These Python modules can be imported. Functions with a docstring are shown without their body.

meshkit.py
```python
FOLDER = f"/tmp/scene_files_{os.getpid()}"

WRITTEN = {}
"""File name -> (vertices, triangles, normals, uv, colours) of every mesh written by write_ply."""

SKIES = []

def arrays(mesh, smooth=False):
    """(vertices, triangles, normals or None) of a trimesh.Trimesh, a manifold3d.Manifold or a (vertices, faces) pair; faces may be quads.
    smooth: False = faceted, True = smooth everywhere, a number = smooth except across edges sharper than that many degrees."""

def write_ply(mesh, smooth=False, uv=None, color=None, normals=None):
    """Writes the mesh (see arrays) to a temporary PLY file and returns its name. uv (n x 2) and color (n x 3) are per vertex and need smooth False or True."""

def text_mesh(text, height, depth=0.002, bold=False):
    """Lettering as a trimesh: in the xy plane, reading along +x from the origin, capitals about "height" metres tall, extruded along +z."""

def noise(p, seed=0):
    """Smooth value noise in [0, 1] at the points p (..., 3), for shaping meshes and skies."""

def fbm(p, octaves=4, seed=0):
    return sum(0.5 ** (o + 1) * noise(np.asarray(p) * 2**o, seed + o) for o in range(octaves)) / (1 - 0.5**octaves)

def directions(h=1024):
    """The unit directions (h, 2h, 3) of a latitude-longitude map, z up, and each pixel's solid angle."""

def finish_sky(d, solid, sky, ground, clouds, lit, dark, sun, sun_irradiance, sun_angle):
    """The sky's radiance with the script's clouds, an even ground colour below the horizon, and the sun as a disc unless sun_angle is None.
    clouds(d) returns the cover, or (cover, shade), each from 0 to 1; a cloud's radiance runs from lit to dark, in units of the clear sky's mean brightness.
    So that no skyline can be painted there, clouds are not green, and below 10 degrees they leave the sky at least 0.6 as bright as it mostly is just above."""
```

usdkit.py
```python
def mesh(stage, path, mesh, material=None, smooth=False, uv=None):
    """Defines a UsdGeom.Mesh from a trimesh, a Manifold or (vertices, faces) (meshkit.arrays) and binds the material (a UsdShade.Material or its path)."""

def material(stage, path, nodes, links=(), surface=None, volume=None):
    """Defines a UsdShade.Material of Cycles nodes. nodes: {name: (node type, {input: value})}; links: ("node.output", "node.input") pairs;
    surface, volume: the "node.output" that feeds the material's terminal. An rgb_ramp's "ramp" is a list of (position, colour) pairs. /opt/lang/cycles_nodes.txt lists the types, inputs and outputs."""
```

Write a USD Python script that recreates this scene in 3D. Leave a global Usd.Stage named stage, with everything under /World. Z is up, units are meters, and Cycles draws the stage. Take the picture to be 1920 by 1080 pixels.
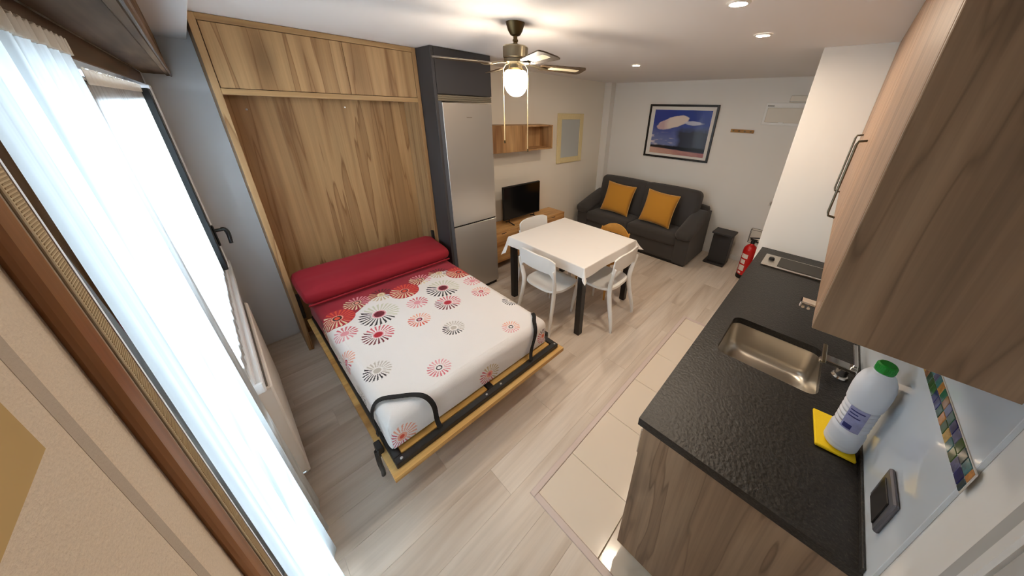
import math, numpy as np, trimesh, manifold3d as m3, usdkit, meshkit
from pxr import Usd, UsdGeom, UsdLux, UsdShade, Sdf, Gf, Vt
from shapely.geometry import Polygon, box as sbox
from shapely import affinity

stage = Usd.Stage.CreateInMemory()
UsdGeom.SetStageUpAxis(stage, UsdGeom.Tokens.z)
UsdGeom.SetStageMetersPerUnit(stage, 1.0)
UsdGeom.Xform.Define(stage, '/World')
stage.SetDefaultPrim(stage.GetPrimAtPath('/World'))
UsdGeom.Scope.Define(stage, '/World/Looks')

# ------------------------------------------------------------------ camera, sky, exposure
CAM = (3.2767, 0.3399, 2.0185)
YAW, PITCH, ROLL, FPX, U0, V0 = 0.7358, 0.4159, 0.0331, 570.976, 67.84, -81.81
cy, sy, cp, sp = math.cos(YAW), math.sin(YAW), math.cos(PITCH), math.sin(PITCH)
fwd = np.array([-sy*cp, cy*cp, -sp]); rgt = np.array([cy, sy, 0]); upv = np.cross(rgt, fwd)
r2 = rgt*math.cos(ROLL) + upv*math.sin(ROLL); u2 = -rgt*math.sin(ROLL) + upv*math.cos(ROLL)
cam = UsdGeom.Camera.Define(stage, '/World/camera')
M = Gf.Matrix4d(*[float(v) for v in (*r2, 0, *u2, 0, *(-fwd), 0, *CAM, 1)])
cam.AddTransformOp().Set(M)
HAP = 36.0
cam.CreateHorizontalApertureAttr(HAP); cam.CreateVerticalApertureAttr(HAP*9/16)
cam.CreateFocalLengthAttr(HAP*FPX/1920)
cam.CreateHorizontalApertureOffsetAttr(-U0/1920*HAP)
cam.CreateVerticalApertureOffsetAttr(V0/1920*HAP)
cam.CreateClippingRangeAttr(Gf.Vec2f(0.02, 200))
cam.CreateExposureAttr(0.65)
sky = UsdLux.DomeLight.Define(stage, '/World/overcast_sky')
sky.CreateColorAttr(Gf.Vec3f(0.72, 0.87, 1.0)); sky.CreateIntensityAttr(2.7)
DOWNLIGHT, GLOBE = 500.0, 58.0          # emission strengths of the lamps

# ------------------------------------------------------------------ room numbers
H, W, L = 2.47, 3.64, 5.40
YW = 0.20                               # inner face of the window wall
CF, FF, C0, C1, C2, ZS = 0.347, 0.59, 0.47, 1.797, 2.403, 2.045
XK, ZK, YK0, YK1 = 3.017, 0.9715, 1.168, 3.445
XU, YU0, ZU = 3.346, 1.17, 1.580
PI = math.pi
RNG = np.random.default_rng(7)

# ------------------------------------------------------------------ helpers: prims
used = {}
def numbered(path):
    n = used.get(path, -1) + 1; used[path] = n
    return path if n == 0 else f'{path}_{n:03d}'
INFO = {}
def thing(name, label, cat, loc=(0, 0, 0), rotz=0.0, group=None):
    path = numbered('/World/' + name)
    x = UsdGeom.Xform.Define(stage, path); x.AddTranslateOp().Set(Gf.Vec3d(*map(float, loc)))
    x.AddRotateZOp().Set(math.degrees(rotz))
    tag(x.GetPrim(), label, cat, group); INFO[path] = (np.array(loc, float), rotz)
    return path
def tag(prim, label, cat, group=None):
    prim.SetCustomDataByKey('label', label); prim.SetCustomDataByKey('category', cat)
    if group: prim.SetCustomDataByKey('group', group)
def part(parent, name, mesh, mat, smooth=30, local=False, label=None, color=None, kind=None):
    """A mesh under a thing or part. Mesh in world coordinates unless local."""
    v, f, n = meshkit.arrays(mesh, False)
    root = '/'.join(parent.split('/')[:3])
    if not local and root in INFO:
        loc, rz = INFO[root]; v = v - loc
        c, s = math.cos(-rz), math.sin(-rz); v = v @ np.array([[c, s, 0], [-s, c, 0], [0, 0, 1]])
    path = numbered(parent + '/' + name)
    g = usdkit.mesh(stage, path, (v, f), M_[mat], smooth if color is None else True)
    if color is not None:
        UsdGeom.PrimvarsAPI(g).CreatePrimvar('print', Sdf.ValueTypeNames.Color3fArray, 'vertex').Set(Vt.Vec3fArray.FromNumpy(color.astype(np.float32)))
    if label: g.GetPrim().SetCustomDataByKey('label', label)
    if kind: g.GetPrim().SetCustomDataByKey('kind', kind)
    return path
def single(name, mesh, mat, label, cat, smooth=30, group=None):
    path = part('/World', name, mesh, mat, smooth); tag(stage.GetPrimAtPath(path), label, cat, group); return path
def struct(name, mesh, mat, smooth=30):
    path = part('/World', name, mesh, mat, smooth); stage.GetPrimAtPath(path).SetCustomDataByKey('kind', 'structure'); return path
def struct_group(name):
    path = numbered('/World/' + name); x = UsdGeom.Xform.Define(stage, path)
    x.GetPrim().SetCustomDataByKey('kind', 'structure'); return path
def dup(root, name, label, loc, rotz, group=None):
    cd = stage.GetPrimAtPath(root).GetCustomData()
    p = thing(name, label, cd['category'], loc, rotz, group or cd.get('group'))
    pr = stage.GetPrimAtPath(p); pr.GetReferences().AddInternalReference(root); pr.SetInstanceable(True)
    return p

# ------------------------------------------------------------------ helpers: meshes
def cat(*ms):
    return trimesh.util.concatenate([m for m in ms if m is not None])
def bx(x0, x1, y0, y1, z0, z1, c=0.0):
    """A box, its edges chamfered by c."""
    if c <= 0:
        m = trimesh.creation.box((x1-x0, y1-y0, z1-z0)); m.apply_translation(((x0+x1)/2, (y0+y1)/2, (z0+z1)/2)); return m
    c = min(c, (x1-x0)*.45, (y1-y0)*.45, (z1-z0)*.45); P = []
    for sx in (0, 1):
        for s_ in (0, 1):
            for sz in (0, 1):
                X, Y, Z = (x0, x1)[sx], (y0, y1)[s_], (z0, z1)[sz]
                dx, dy, dz = c*(1-2*sx), c*(1-2*s_), c*(1-2*sz)
                P += [(X+dx, Y+dy, Z), (X+dx, Y, Z+dz), (X, Y+dy, Z+dz)]
    return trimesh.convex.convex_hull(np.array(P))
def rbox(size, r, n=10, puff=(0, 0, 0)):
    """A pillow-like rounded box about the origin; puff bulges the faces."""
    m = trimesh.creation.box((2, 2, 2)); 
    for _ in range(n if n < 6 else 4): m = m.subdivide()
    h = np.array(size)/2; p = m.vertices*h; r = min(r, h.min()*.999)
    inner = np.clip(p, -(h-r), h-r); d = p-inner; l = np.linalg.norm(d, axis=1, keepdims=True)
    q = inner + np.where(l > 1e-9, d/np.maximum(l, 1e-9)*r, d)
    t = q/h
    for k in range(3):
        a, b = [i for i in range(3) if i != k]
        q[:, k] += puff[k]*np.sign(t[:, k])*np.abs(t[:, k])*np.clip(1-t[:, a]**2, 0, 1)*np.clip(1-t[:, b]**2, 0, 1)
    return trimesh.Trimesh(q, m.faces, process=False)
def rot(m, ax, a, about=(0, 0, 0)):
    m = m.copy(); m.apply_transform(trimesh.transformations.rotation_matrix(a, ax, about)); return m
def mv(m, *t):
    m = m.copy(); m.apply_translation(t); return m
def cyl(p, q, r, n=20):
    p, q = np.array(p, float), np.array(q, float)
    return trimesh.creation.cylinder(radius=r, segment=[p, q], sections=n)
def lathe(prof, n=32, at=(0, 0, 0)):
    """prof: (radius, z) from bottom to top."""
    P = np.array(prof, float); a = np.linspace(0, 2*PI, n, endpoint=False)
    v = np.stack([P[:, None, 0]*np.cos(a), P[:, None, 0]*np.sin(a), np.repeat(P[:, None, 1], n, 1)], -1).reshape(-1, 3); f = []
    for i in range(len(P)-1):
        for j in range(n):
            k = (j+1) % n; f += [(i*n+j, i*n+k, (i+1)*n+k), (i*n+j, (i+1)*n+k, (i+1)*n+j)]
    m = trimesh.Trimesh(v + np.array(at), f, process=False); m.merge_vertices(); m.update_faces(m.nondegenerate_faces()); return m
def spline(pts, n):
    from scipy.interpolate import CubicSpline
    P = np.array(pts, float); t = np.r_[0, np.cumsum(np.linalg.norm(np.diff(P, axis=0), axis=1))]
    return CubicSpline(t, P)(np.linspace(0, t[-1], n))
def tube(pts, r, n=10, smooth=0, flat=None):
    """A tube along the points; r a number or one per point; flat=(a, b) an elliptic section, b along 'up'."""
    P = spline(pts, smooth) if smooth else np.array(pts, float)
    R = np.interp(np.linspace(0, 1, len(P)), np.linspace(0, 1, np.size(r)), np.ravel(r)) if np.size(r) > 1 else np.full(len(P), float(np.ravel(r)[0]))
    T = np.gradient(P, axis=0); T /= np.linalg.norm(T, axis=1, keepdims=True)
    ref = np.array([0, 0, 1.]) if abs(T[0][2]) < .9 else np.array([0, 1., 0])
    V, F = [], []; a = np.linspace(0, 2*PI, n, endpoint=False)
    nn = np.cross(T[0], ref); nn /= np.linalg.norm(nn)
    for i, (p, t) in enumerate(zip(P, T)):
        nn = nn - t*(nn@t); nn /= np.linalg.norm(nn); b = np.cross(t, nn)
        sa, sb = flat if flat else (1, 1)
        V.append(p + R[i]*(sa*np.cos(a)[:, None]*nn + sb*np.sin(a)[:, None]*b))
    for i in range(len(P)-1):
        for j in range(n):
            k = (j+1) % n; F += [(i*n+j, i*n+k, (i+1)*n+k), (i*n+j, (i+1)*n+k, (i+1)*n+j)]
    V = np.vstack(V); m0 = len(V); V = np.vstack([V, P[:1], P[-1:]])
    for j in range(n):
        k = (j+1) % n; F += [(m0, k, j), (m0+1, (len(P)-1)*n+j, (len(P)-1)*n+k)]
    m = trimesh.Trimesh(V, F, process=False)
    return m
def ribbon(pts, width_dir, w, th, smooth=40):
    """A flat strap along pts: width w along width_dir(s), thickness th."""
    P = spline(pts, smooth); T = np.gradient(P, axis=0); T /= np.linalg.norm(T, axis=1, keepdims=True)
    tk = np.linspace(0, 1, len(width_dir)); ts = np.linspace(0, 1, smooth)
    D = np.stack([np.interp(ts, tk, np.array(width_dir, float)[:, k]) for k in range(3)], 1) if np.ndim(width_dir) == 2 else np.tile(np.array(width_dir, float), (len(P), 1))
    D = D - T*(D*T).sum(1, keepdims=True); D /= np.linalg.norm(D, axis=1, keepdims=True); N = np.cross(T, D)
    V = np.vstack([np.stack([p+d*w/2+n*th/2, p-d*w/2+n*th/2, p-d*w/2-n*th/2, p+d*w/2-n*th/2]) for p, d, n in zip(P, D, N)]); F = []
    for i in range(len(P)-1):
        for j in range(4):
            k = (j+1) % 4; F += [(i*4+j, i*4+k, i*4+4+k), (i*4+j, i*4+4+k, i*4+4+j)]
    e = (len(P)-1)*4; F += [(0, 2, 1), (0, 3, 2), (e, e+1, e+2), (e, e+2, e+3)]
    m = trimesh.Trimesh(V, F, process=False); m.fix_normals(); return m
def grid(nu, nv, fn, close=False):
    """A sheet of nu x nv points, fn(u, v) with u, v from 0 to 1."""
    u, v = np.meshgrid(np.linspace(0, 1, nu), np.linspace(0, 1, nv), indexing='ij')
    P = np.stack(fn(u, v), -1).reshape(-1, 3); i = np.arange(nu*nv).reshape(nu, nv)
    a, b, c, d = i[:-1, :-1].ravel(), i[1:, :-1].ravel(), i[1:, 1:].ravel(), i[:-1, 1:].ravel()
    return trimesh.Trimesh(P, np.vstack([np.c_[a, b, c], np.c_[a, c, d]]), process=False)
def thick(m, t):
    """Gives a sheet a thickness t downward along its normals."""
    n = m.vertex_normals; v2 = m.vertices - n*t; k = len(m.vertices)
    e = m.edges_sorted; uq, cnt = np.unique(e, axis=0, return_counts=True); b = set(map(tuple, uq[cnt == 1])); F = []
    for a, c in m.edges:
        if (min(a, c), max(a, c)) in b: F += [(c, a, a+k), (c, a+k, c+k)]
    return trimesh.Trimesh(np.vstack([m.vertices, v2]), np.vstack([m.faces, m.faces[:, ::-1]+k, F]), process=False)
def ext(poly, h, plane='xy', at=0.0):
    """Extrudes a polygon h from 'at' along the remaining axis: plane 'xy', 'yz' (along x) or 'xz' (along y)."""
    m = trimesh.creation.extrude_polygon(poly if hasattr(poly, 'exterior') else Polygon(poly), h, engine='earcut'); v = m.vertices.copy()
    if plane == 'xy': v[:, 2] += at
    elif plane == 'yz': v = np.c_[v[:, 2]+at, v[:, 0], v[:, 1]]
    else: v = np.c_[v[:, 0], v[:, 2]+at, v[:, 1]]
    m = trimesh.Trimesh(v, m.faces, process=False); m.fix_normals(); return m
def rrect(x0, x1, y0, y1, r, n=8):
    return sbox(x0+r, y0+r, x1-r, y1-r).buffer(r, quad_segs=n)
def ring_loft(rings):
    """Rings of equal point counts joined to a sheet."""
    n = len(rings[0]); V = np.vstack(rings); F = []
    for i in range(len(rings)-1):
        for j in range(n):
            k = (j+1) % n; F += [(i*n+j, i*n+k, (i+1)*n+k), (i*n+j, (i+1)*n+k, (i+1)*n+j)]
    return trimesh.Trimesh(V, F, process=False)

# ------------------------------------------------------------------ materials
M_ = {}
def lin(c):
    c = np.array(c, float)/255; return tuple(np.where(c < .04045, c/12.92, ((c+.055)/1.055)**2.4))
def plain(name, rgb, rough=.5, metal=0., spec=.5, bump=0., bscale=60., var=0., extra=None):
    n = {'p': ('principled_bsdf', {'base_color': lin(rgb), 'roughness': rough, 'metallic': metal, 'specular_ior_level': spec, **(extra or {})})}; l = []
    if bump or var:
        n['tc'] = ('texture_coordinate', {}); n['no'] = ('noise_texture', {'scale': bscale, 'detail': 4.0, 'roughness': .6}); l += [('tc.object', 'no.vector')]
    if bump:
        n['b'] = ('bump', {'strength': bump, 'distance': .004}); l += [('no.fac', 'b.height'), ('b.normal', 'p.normal')]
    if var:
        a, b = np.array(lin(rgb))*(1-var), np.array(lin(rgb))*(1+var)
        n['r'] = ('rgb_ramp', {'ramp': [(.3, tuple(a)), (.7, tuple(b))]}); l += [('no.fac', 'r.fac'), ('r.color', 'p.base_color')]
    M_[name] = usdkit.material(stage, '/World/Looks/'+name, n, l, surface='p.BSDF')
def wood(name, dark, mid, light, scale, rough=.5, fine=.25, knots=.5, rand=0., spec=.4, bump=.15, lines=False):
    """Long-grain wood; scale = noise frequency along x, y, z (small along the grain)."""
    s = np.array(scale, float)
    n = {'tc': ('texture_coordinate', {}), 'oi': ('object_info', {}), 'off': ('vector_math', {'math_type': 'multiply_add', 'vector2': (13., 7., 17.)}),
         'm1': ('mapping', {'scale': tuple(s)}), 'm2': ('mapping', {'scale': tuple(s*np.where(s > 2, 6.0, 1.6))}), 'm3': ('mapping', {'scale': tuple(np.where(s > 2, s*.55, s*2.2))}),
         'n1': ('noise_texture', {'scale': 1.0, 'detail': 3., 'distortion': .15 if lines else .6}), 'n2': ('noise_texture', {'scale': 1.0, 'detail': 5., 'roughness': .65}),
         'n3': ('noise_texture', {'scale': 1.0, 'detail': 2., 'distortion': .3}),
         'r1': ('rgb_ramp', {'ramp': [(.30, lin(mid)), (.40, lin(mid)), (.415, lin(dark)), (.43, lin(mid)), (.50, lin(light)), (.57, lin(light)), (.58, lin(dark)), (.595, lin(mid)), (.75, lin(light))] if lines else [(.30, lin(dark)), (.46, lin(mid)), (.62, lin(light)), (.8, lin(mid))]}),
         'r2': ('rgb_ramp', {'ramp': [(.3, (1-fine,)*3), (.65, (1.06,)*3)]}), 'r3': ('rgb_ramp', {'ramp': [(.0, (1-knots,)*3), (.27, (1-knots,)*3), (.36, (1.,)*3), (1., (1.,)*3)]}),
         'x1': ('mix', {'mix_type': 'multiply', 'fac': 1.0}), 'x2': ('mix', {'mix_type': 'multiply', 'fac': 1.0}), 'b': ('bump', {'strength': bump, 'distance': .002}),
         'mr': ('map_range', {'to_min': 1-rand, 'to_max': 1+rand}), 'cx': ('combine_xyz', {}), 'x3': ('mix', {'mix_type': 'multiply', 'fac': 1.0}),
         'p': ('principled_bsdf', {'roughness': rough, 'specular_ior_level': spec})}
    l = [('oi.random', 'cx.x'), ('oi.random', 'cx.y'), ('oi.random', 'cx.z'), ('cx.vector', 'off.vector1'), ('tc.object', 'off.vector3'),
         ('off.vector', 'm1.vector'), ('off.vector', 'm2.vector'), ('off.vector', 'm3.vector'), ('m1.vector', 'n1.vector'), ('m2.vector', 'n2.vector'), ('m3.vector', 'n3.vector'),
         ('n1.fac', 'r1.fac'), ('n2.fac', 'r2.fac'), ('n3.fac', 'r3.fac'), ('r1.color', 'x1.color1'), ('r2.color', 'x1.color2'), ('x1.color', 'x2.color1'), ('r3.color', 'x2.color2'),
         ('oi.random', 'mr.value'), ('mr.result', 'x3.color2'), ('x2.color', 'x3.color1'), ('x3.color', 'p.base_color'), ('n2.fac', 'b.height'), ('b.normal', 'p.normal')]
    M_[name] = usdkit.material(stage, '/World/Looks/'+name, n, l, surface='p.BSDF')
def emit(name, rgb, strength):
    M_[name] = usdkit.material(stage, '/World/Looks/'+name, {'e': ('emission', {'color': rgb, 'strength': strength})}, surface='e.emission')

plain('white_paint', (236, 232, 226), .75, bump=.06, bscale=180)
plain('ceiling_paint', (232, 227, 224), .8)
plain('warm_paint', (238, 230, 216), .75, bump=.05, bscale=160)
plain('grey_daylit_paint', (222, 222, 224), .75, bump=.05, bscale=160)
plain('beige_plaster', (238, 222, 202), .85, bump=.5, bscale=260, var=.05)
plain('grey_band', (198, 184, 168), .85, bump=.3, bscale=260)
plain('ochre_board', (206, 174, 116), .7, var=.05, bscale=8)
wood('cabinet_oak', (134, 98, 62), (158, 122, 82), (178, 143, 101), (6.0, 6.0, .34), rough=.5, knots=.28, fine=.2, lines=True)
wood('cabinet_oak_flat', (150, 116, 78), (172, 136, 92), (184, 150, 106), (9., .6, 9.), rough=.5, knots=.15)
wood('bed_oak', (178, 128, 66), (212, 164, 94), (228, 186, 118), (5., .8, 20.), rough=.45, knots=.1)
wood('bed_slat', (190, 138, 66), (216, 166, 90), (228, 182, 108), (14., 1.2, 14.), rough=.5, knots=.1)
wood('kitchen_oak_front', (150, 118, 92), (170, 136, 108), (182, 148, 120), (9., 11., .6), rough=.42, knots=.15, spec=.5)
wood('kitchen_oak_shaded_end', (126, 101, 78), (150, 122, 96), (164, 136, 109), (7., 7., .6), rough=.42, knots=.45, fine=.3, spec=.5, lines=True)  # same oak as the fronts; shade of the end panels put into darker tones
wood('floor_laminate', (196, 178, 160), (214, 199, 183), (224, 211, 197), (8., .8, 8.), rough=.33, fine=.06, knots=.14, rand=.012, spec=.5, bump=.03)
wood('shelf_oak', (136, 96, 60), (180, 138, 92), (204, 164, 116), (9., 5., .9), rough=.5, knots=.3)
wood('stand_oak', (160, 104, 54), (202, 150, 92), (220, 172, 112), (9., 1., 9.), rough=.45, knots=.3)
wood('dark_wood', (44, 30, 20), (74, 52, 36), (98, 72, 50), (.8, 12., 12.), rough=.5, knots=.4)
wood('box_wood', (62, 46, 32), (96, 74, 54), (124, 100, 78), (.9, 9., 9.), rough=.75, knots=.4, spec=.15)
wood('red_brown_wood', (104, 66, 38), (146, 98, 60), (170, 120, 80), (12., 12., .8), rough=.4, knots=.3)
plain('anthracite', (58, 56, 57), .55, spec=.4)
plain('anthracite_edge', (74, 78, 86), .5)
plain('vent_grey', (136, 128, 112), .4, metal=.6)
plain('fridge_steel', (190, 184, 176), .34, metal=.75, extra={'anisotropic': .4})
plain('fridge_side', (70, 74, 82), .4, metal=.3)
plain('black_rubber', (16, 15, 15), .6)
plain('black_steel', (26, 25, 25), .42, spec=.5, bump=.05, bscale=400)
plain('black_strap', (24, 23, 24), .85)
plain('screen_black', (9, 10, 12), .12, spec=.5)
plain('chrome', (215, 213, 208), .12, metal=1.)
plain('sink_steel', (206, 200, 190), .33, metal=1., extra={'anisotropic': .5})
plain('brushed_nickel', (150, 140, 118), .3, metal=1.)
plain('dark_nickel', (105, 98, 82), .3, metal=1.)
plain('bronze', (92, 76, 50), .35, metal=.9)
plain('blade_brown', (70, 54, 36), .5)
plain('cane', (226, 212, 178), .7, bump=.3, bscale=300)
plain('white_plastic', (238, 236, 232), .38)
plain('off_white_plastic', (226, 218, 204), .45)
plain('chair_ochre', (208, 150, 66), .5, var=.08, bscale=20)
plain('white_cloth', (240, 235, 230), .9, bump=.1, bscale=300)
plain('sofa_charcoal', (66, 63, 62), .95, bump=.5, bscale=500, var=.12, extra={'sheen_weight': .15})
plain('mustard', (196, 136, 42), .95, bump=.5, bscale=420, var=.08, extra={'sheen_weight': .2})
plain('mustard_trim', (222, 182, 110), .95)
plain('crimson', (146, 12, 32), .8, bump=.25, bscale=400, var=.06, extra={'sheen_weight': .04})
plain('mattress_white', (228, 222, 216), .9)
plain('extinguisher_red', (196, 22, 22), .3, spec=.5)
plain('label_white', (226, 214, 206), .5)
plain('table_black', (40, 38, 38), .5, var=.1, bscale=40)
plain('frame_black', (22, 20, 20), .35)
plain('mat_white', (226, 222, 216), .8)
plain('cream_frame', (226, 208, 158), .55, var=.04)
plain('mirror_print', (186, 190, 188), .25)
plain('grey_wire', (128, 124, 116), .45, metal=.6)
plain('tile_cream', (236, 222, 204), .13, spec=.5)
plain('threshold_strip', (216, 198, 190), .4)
plain('grout', (196, 184, 168), .8)
plain('backsplash_white', (214, 222, 230), .07, spec=.6)
plain('mosaic_grout', (214, 212, 204), .6)
plain('plinth', (206, 204, 194), .4)
plain('casing_white', (228, 226, 222), .4)
plain('door_grey', (186, 184, 180), .45)
plain('bottle_white', (226, 230, 238), .35, extra={'subsurface_weight': .2, 'subsurface_radius': (.02, .02, .02)})
plain('cap_green', (14, 150, 44), .4)
plain('bottle_label', (158, 160, 200), .45, var=.12, bscale=60)
plain('label_ink', (52, 56, 120), .5)
plain('sponge_yellow', (246, 208, 10), .75, bump=.3, bscale=250)
plain('socket_frame', (112, 112, 120), .3, metal=.5)
plain('socket_black', (30, 29, 30), .3)
plain('window_dark', (28, 32, 34), .4)
plain('white_frame', (236, 240, 244), .35)
plain('radiator_white', (236, 228, 220), .35)
plain('radiator_grille', (120, 116, 110), .5)
plain('strap_beige', (214, 198, 166), .8)
plain('strap_rib', (176, 156, 124), .85)
plain('slate', (56, 53, 48), .6)
plain('wood_peg', (170, 122, 62), .6)
plain('bolt', (205, 205, 205), .3, metal=.8)
emit('lamp_glass', (1.0, .86, .69), GLOBE)
emit('downlight_glass', (1.0, .83, .64), DOWNLIGHT)
M_['granite_black'] = usdkit.material(stage, '/World/Looks/granite_black', {
    'tc': ('texture_coordinate', {}), 'n': ('noise_texture', {'scale': 150., 'detail': 6., 'roughness': .75}), 'n2': ('noise_texture', {'scale': 90., 'detail': 4.}),
    'r': ('rgb_ramp', {'ramp': [(.32, lin((10, 10, 10))), (.54, lin((30, 28, 26))), (.72, lin((70, 65, 57)))]}), 'b': ('bump', {'strength': .55, 'distance': .004}),
    'p': ('principled_bsdf', {'roughness': .42, 'specular_ior_level': .5})},
    [('tc.object', 'n.vector'), ('tc.object', 'n2.vector'), ('n.fac', 'r.fac'), ('r.color', 'p.base_color'), ('n2.fac', 'b.height'), ('b.normal', 'p.normal')], surface='p.BSDF')
def sheer(name, lo, hi, holes):  # streaks of gathered density; they put fold shading into the translucent colour
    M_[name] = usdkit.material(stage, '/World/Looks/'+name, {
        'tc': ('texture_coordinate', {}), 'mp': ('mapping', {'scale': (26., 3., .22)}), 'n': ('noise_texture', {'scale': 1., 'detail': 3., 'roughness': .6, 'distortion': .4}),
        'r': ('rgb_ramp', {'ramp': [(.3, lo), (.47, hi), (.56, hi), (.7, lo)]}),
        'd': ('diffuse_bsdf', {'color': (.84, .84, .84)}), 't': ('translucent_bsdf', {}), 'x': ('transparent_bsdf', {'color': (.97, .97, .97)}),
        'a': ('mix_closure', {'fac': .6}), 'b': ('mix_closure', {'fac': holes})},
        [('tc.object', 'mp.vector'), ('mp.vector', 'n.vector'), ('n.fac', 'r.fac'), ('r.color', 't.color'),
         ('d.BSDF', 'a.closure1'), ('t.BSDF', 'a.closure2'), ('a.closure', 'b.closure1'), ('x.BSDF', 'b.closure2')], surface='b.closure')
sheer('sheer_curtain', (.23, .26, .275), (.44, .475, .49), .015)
sheer('sheer_sash_curtain', (.46, .48, .49), (.86, .87, .87), .08)
M_['curtain_heading'] = usdkit.material(stage, '/World/Looks/curtain_heading', {
    'd': ('diffuse_bsdf', {'color': lin((244, 240, 234))}), 't': ('translucent_bsdf', {'color': lin((244, 240, 234))}), 'a': ('mix_closure', {'fac': .4})},
    [('d.BSDF', 'a.closure1'), ('t.BSDF', 'a.closure2')], surface='a.closure')
M_['window_glass'] = usdkit.material(stage, '/World/Looks/window_glass', {
    'x': ('transparent_bsdf', {'color': (.96, .97, .97)}), 'g': ('glossy_bsdf', {'roughness': .02, 'color': (1., 1., 1.)}), 'f': ('fresnel', {'IOR': 1.45}), 'm': ('mix_closure', {})},
    [('f.fac', 'm.fac'), ('x.BSDF', 'm.closure1'), ('g.BSDF', 'm.closure2')], surface='m.closure')
M_['bedspread_print'] = usdkit.material(stage, '/World/Looks/bedspread_print', {
    'a': ('attribute', {'attribute': 'print'}), 'tc': ('texture_coordinate', {}), 'n': ('noise_texture', {'scale': 260., 'detail': 3.}), 'b': ('bump', {'strength': .35, 'distance': .003}),
    'p': ('principled_bsdf', {'roughness': .9, 'sheen_weight': .1})},
    [('a.color', 'p.base_color'), ('tc.object', 'n.vector'), ('n.fac', 'b.height'), ('b.normal', 'p.normal')], surface='p.BSDF')
M_['photo_print'] = usdkit.material(stage, '/World/Looks/photo_print', {
    'a': ('attribute', {'attribute': 'print'}), 'p': ('principled_bsdf', {'roughness': .25, 'coat_weight': .4})}, [('a.color', 'p.base_color')], surface='p.BSDF')
MOSAIC = [(38, 84, 62), (60, 110, 96), (190, 130, 72), (50, 52, 110), (70, 84, 120), (150, 110, 80), (70, 120, 128), (34, 38, 92), (94, 96, 130), (196, 160, 90), (60, 90, 50), (52, 74, 80)]
for i, c in enumerate(MOSAIC): plain(f'mosaic_{i}', c, .12, spec=.6, var=.25, bscale=70)

# ================================================================== THE SETTING
# floor: slab below, laminate planks, tiles along the kitchen
fl = struct_group('floor')
part(fl, 'slab', bx(-.1, W+.1, -.1, L+.1, -.12, -.012), 'grout')
XT, YT0, YT1 = 2.545, 1.06, 3.40
pw, plen = .192, 1.285
tilearea = sbox(XT, YT0, W+.2, YT1)
for i in range(int(math.ceil((W+.1)/pw))):
    y = -.1 - (i*0.43 % 1)*plen
    while y < L+.1:
        r = sbox(i*pw-.02+.0003, max(y, -.1)+.0003, min((i+1)*pw-.02, W+.1)-.0003, min(y+plen, L+.1)-.0003)
        g = r.difference(tilearea)
        for q in getattr(g, 'geoms', [g]):
            if q.area > 1e-4:
                x0, y0, x1, y1 = q.bounds
                part(fl, 'plank', bx(x0, x1, y0, y1, -.012, 0, .0005) if abs(q.area-(x1-x0)*(y1-y0)) < 1e-6 else ext(q, .012, 'xy', -.012), 'floor_laminate', False)
        y += plen
for xs, xe in ((XT+.036, XT+.036+.41), (XT+.449, XT+.449+.41), (XT+.862, W)):
    ys = [YT0+.036, 1.405, 1.818, 2.232, 2.645, 3.058, YT1-.036]
    for a, b in zip(ys[:-1], ys[1:]):
        part(fl, 'tile', bx(xs+.0012, xe-.0012, a+.0012, b-.0012, -.012, -.0005, .001), 'tile_cream', False)
part(fl, 'threshold_strip', bx(XT, XT+.036, YT0, YT1, -.012, .004, .003), 'threshold_strip')
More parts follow.
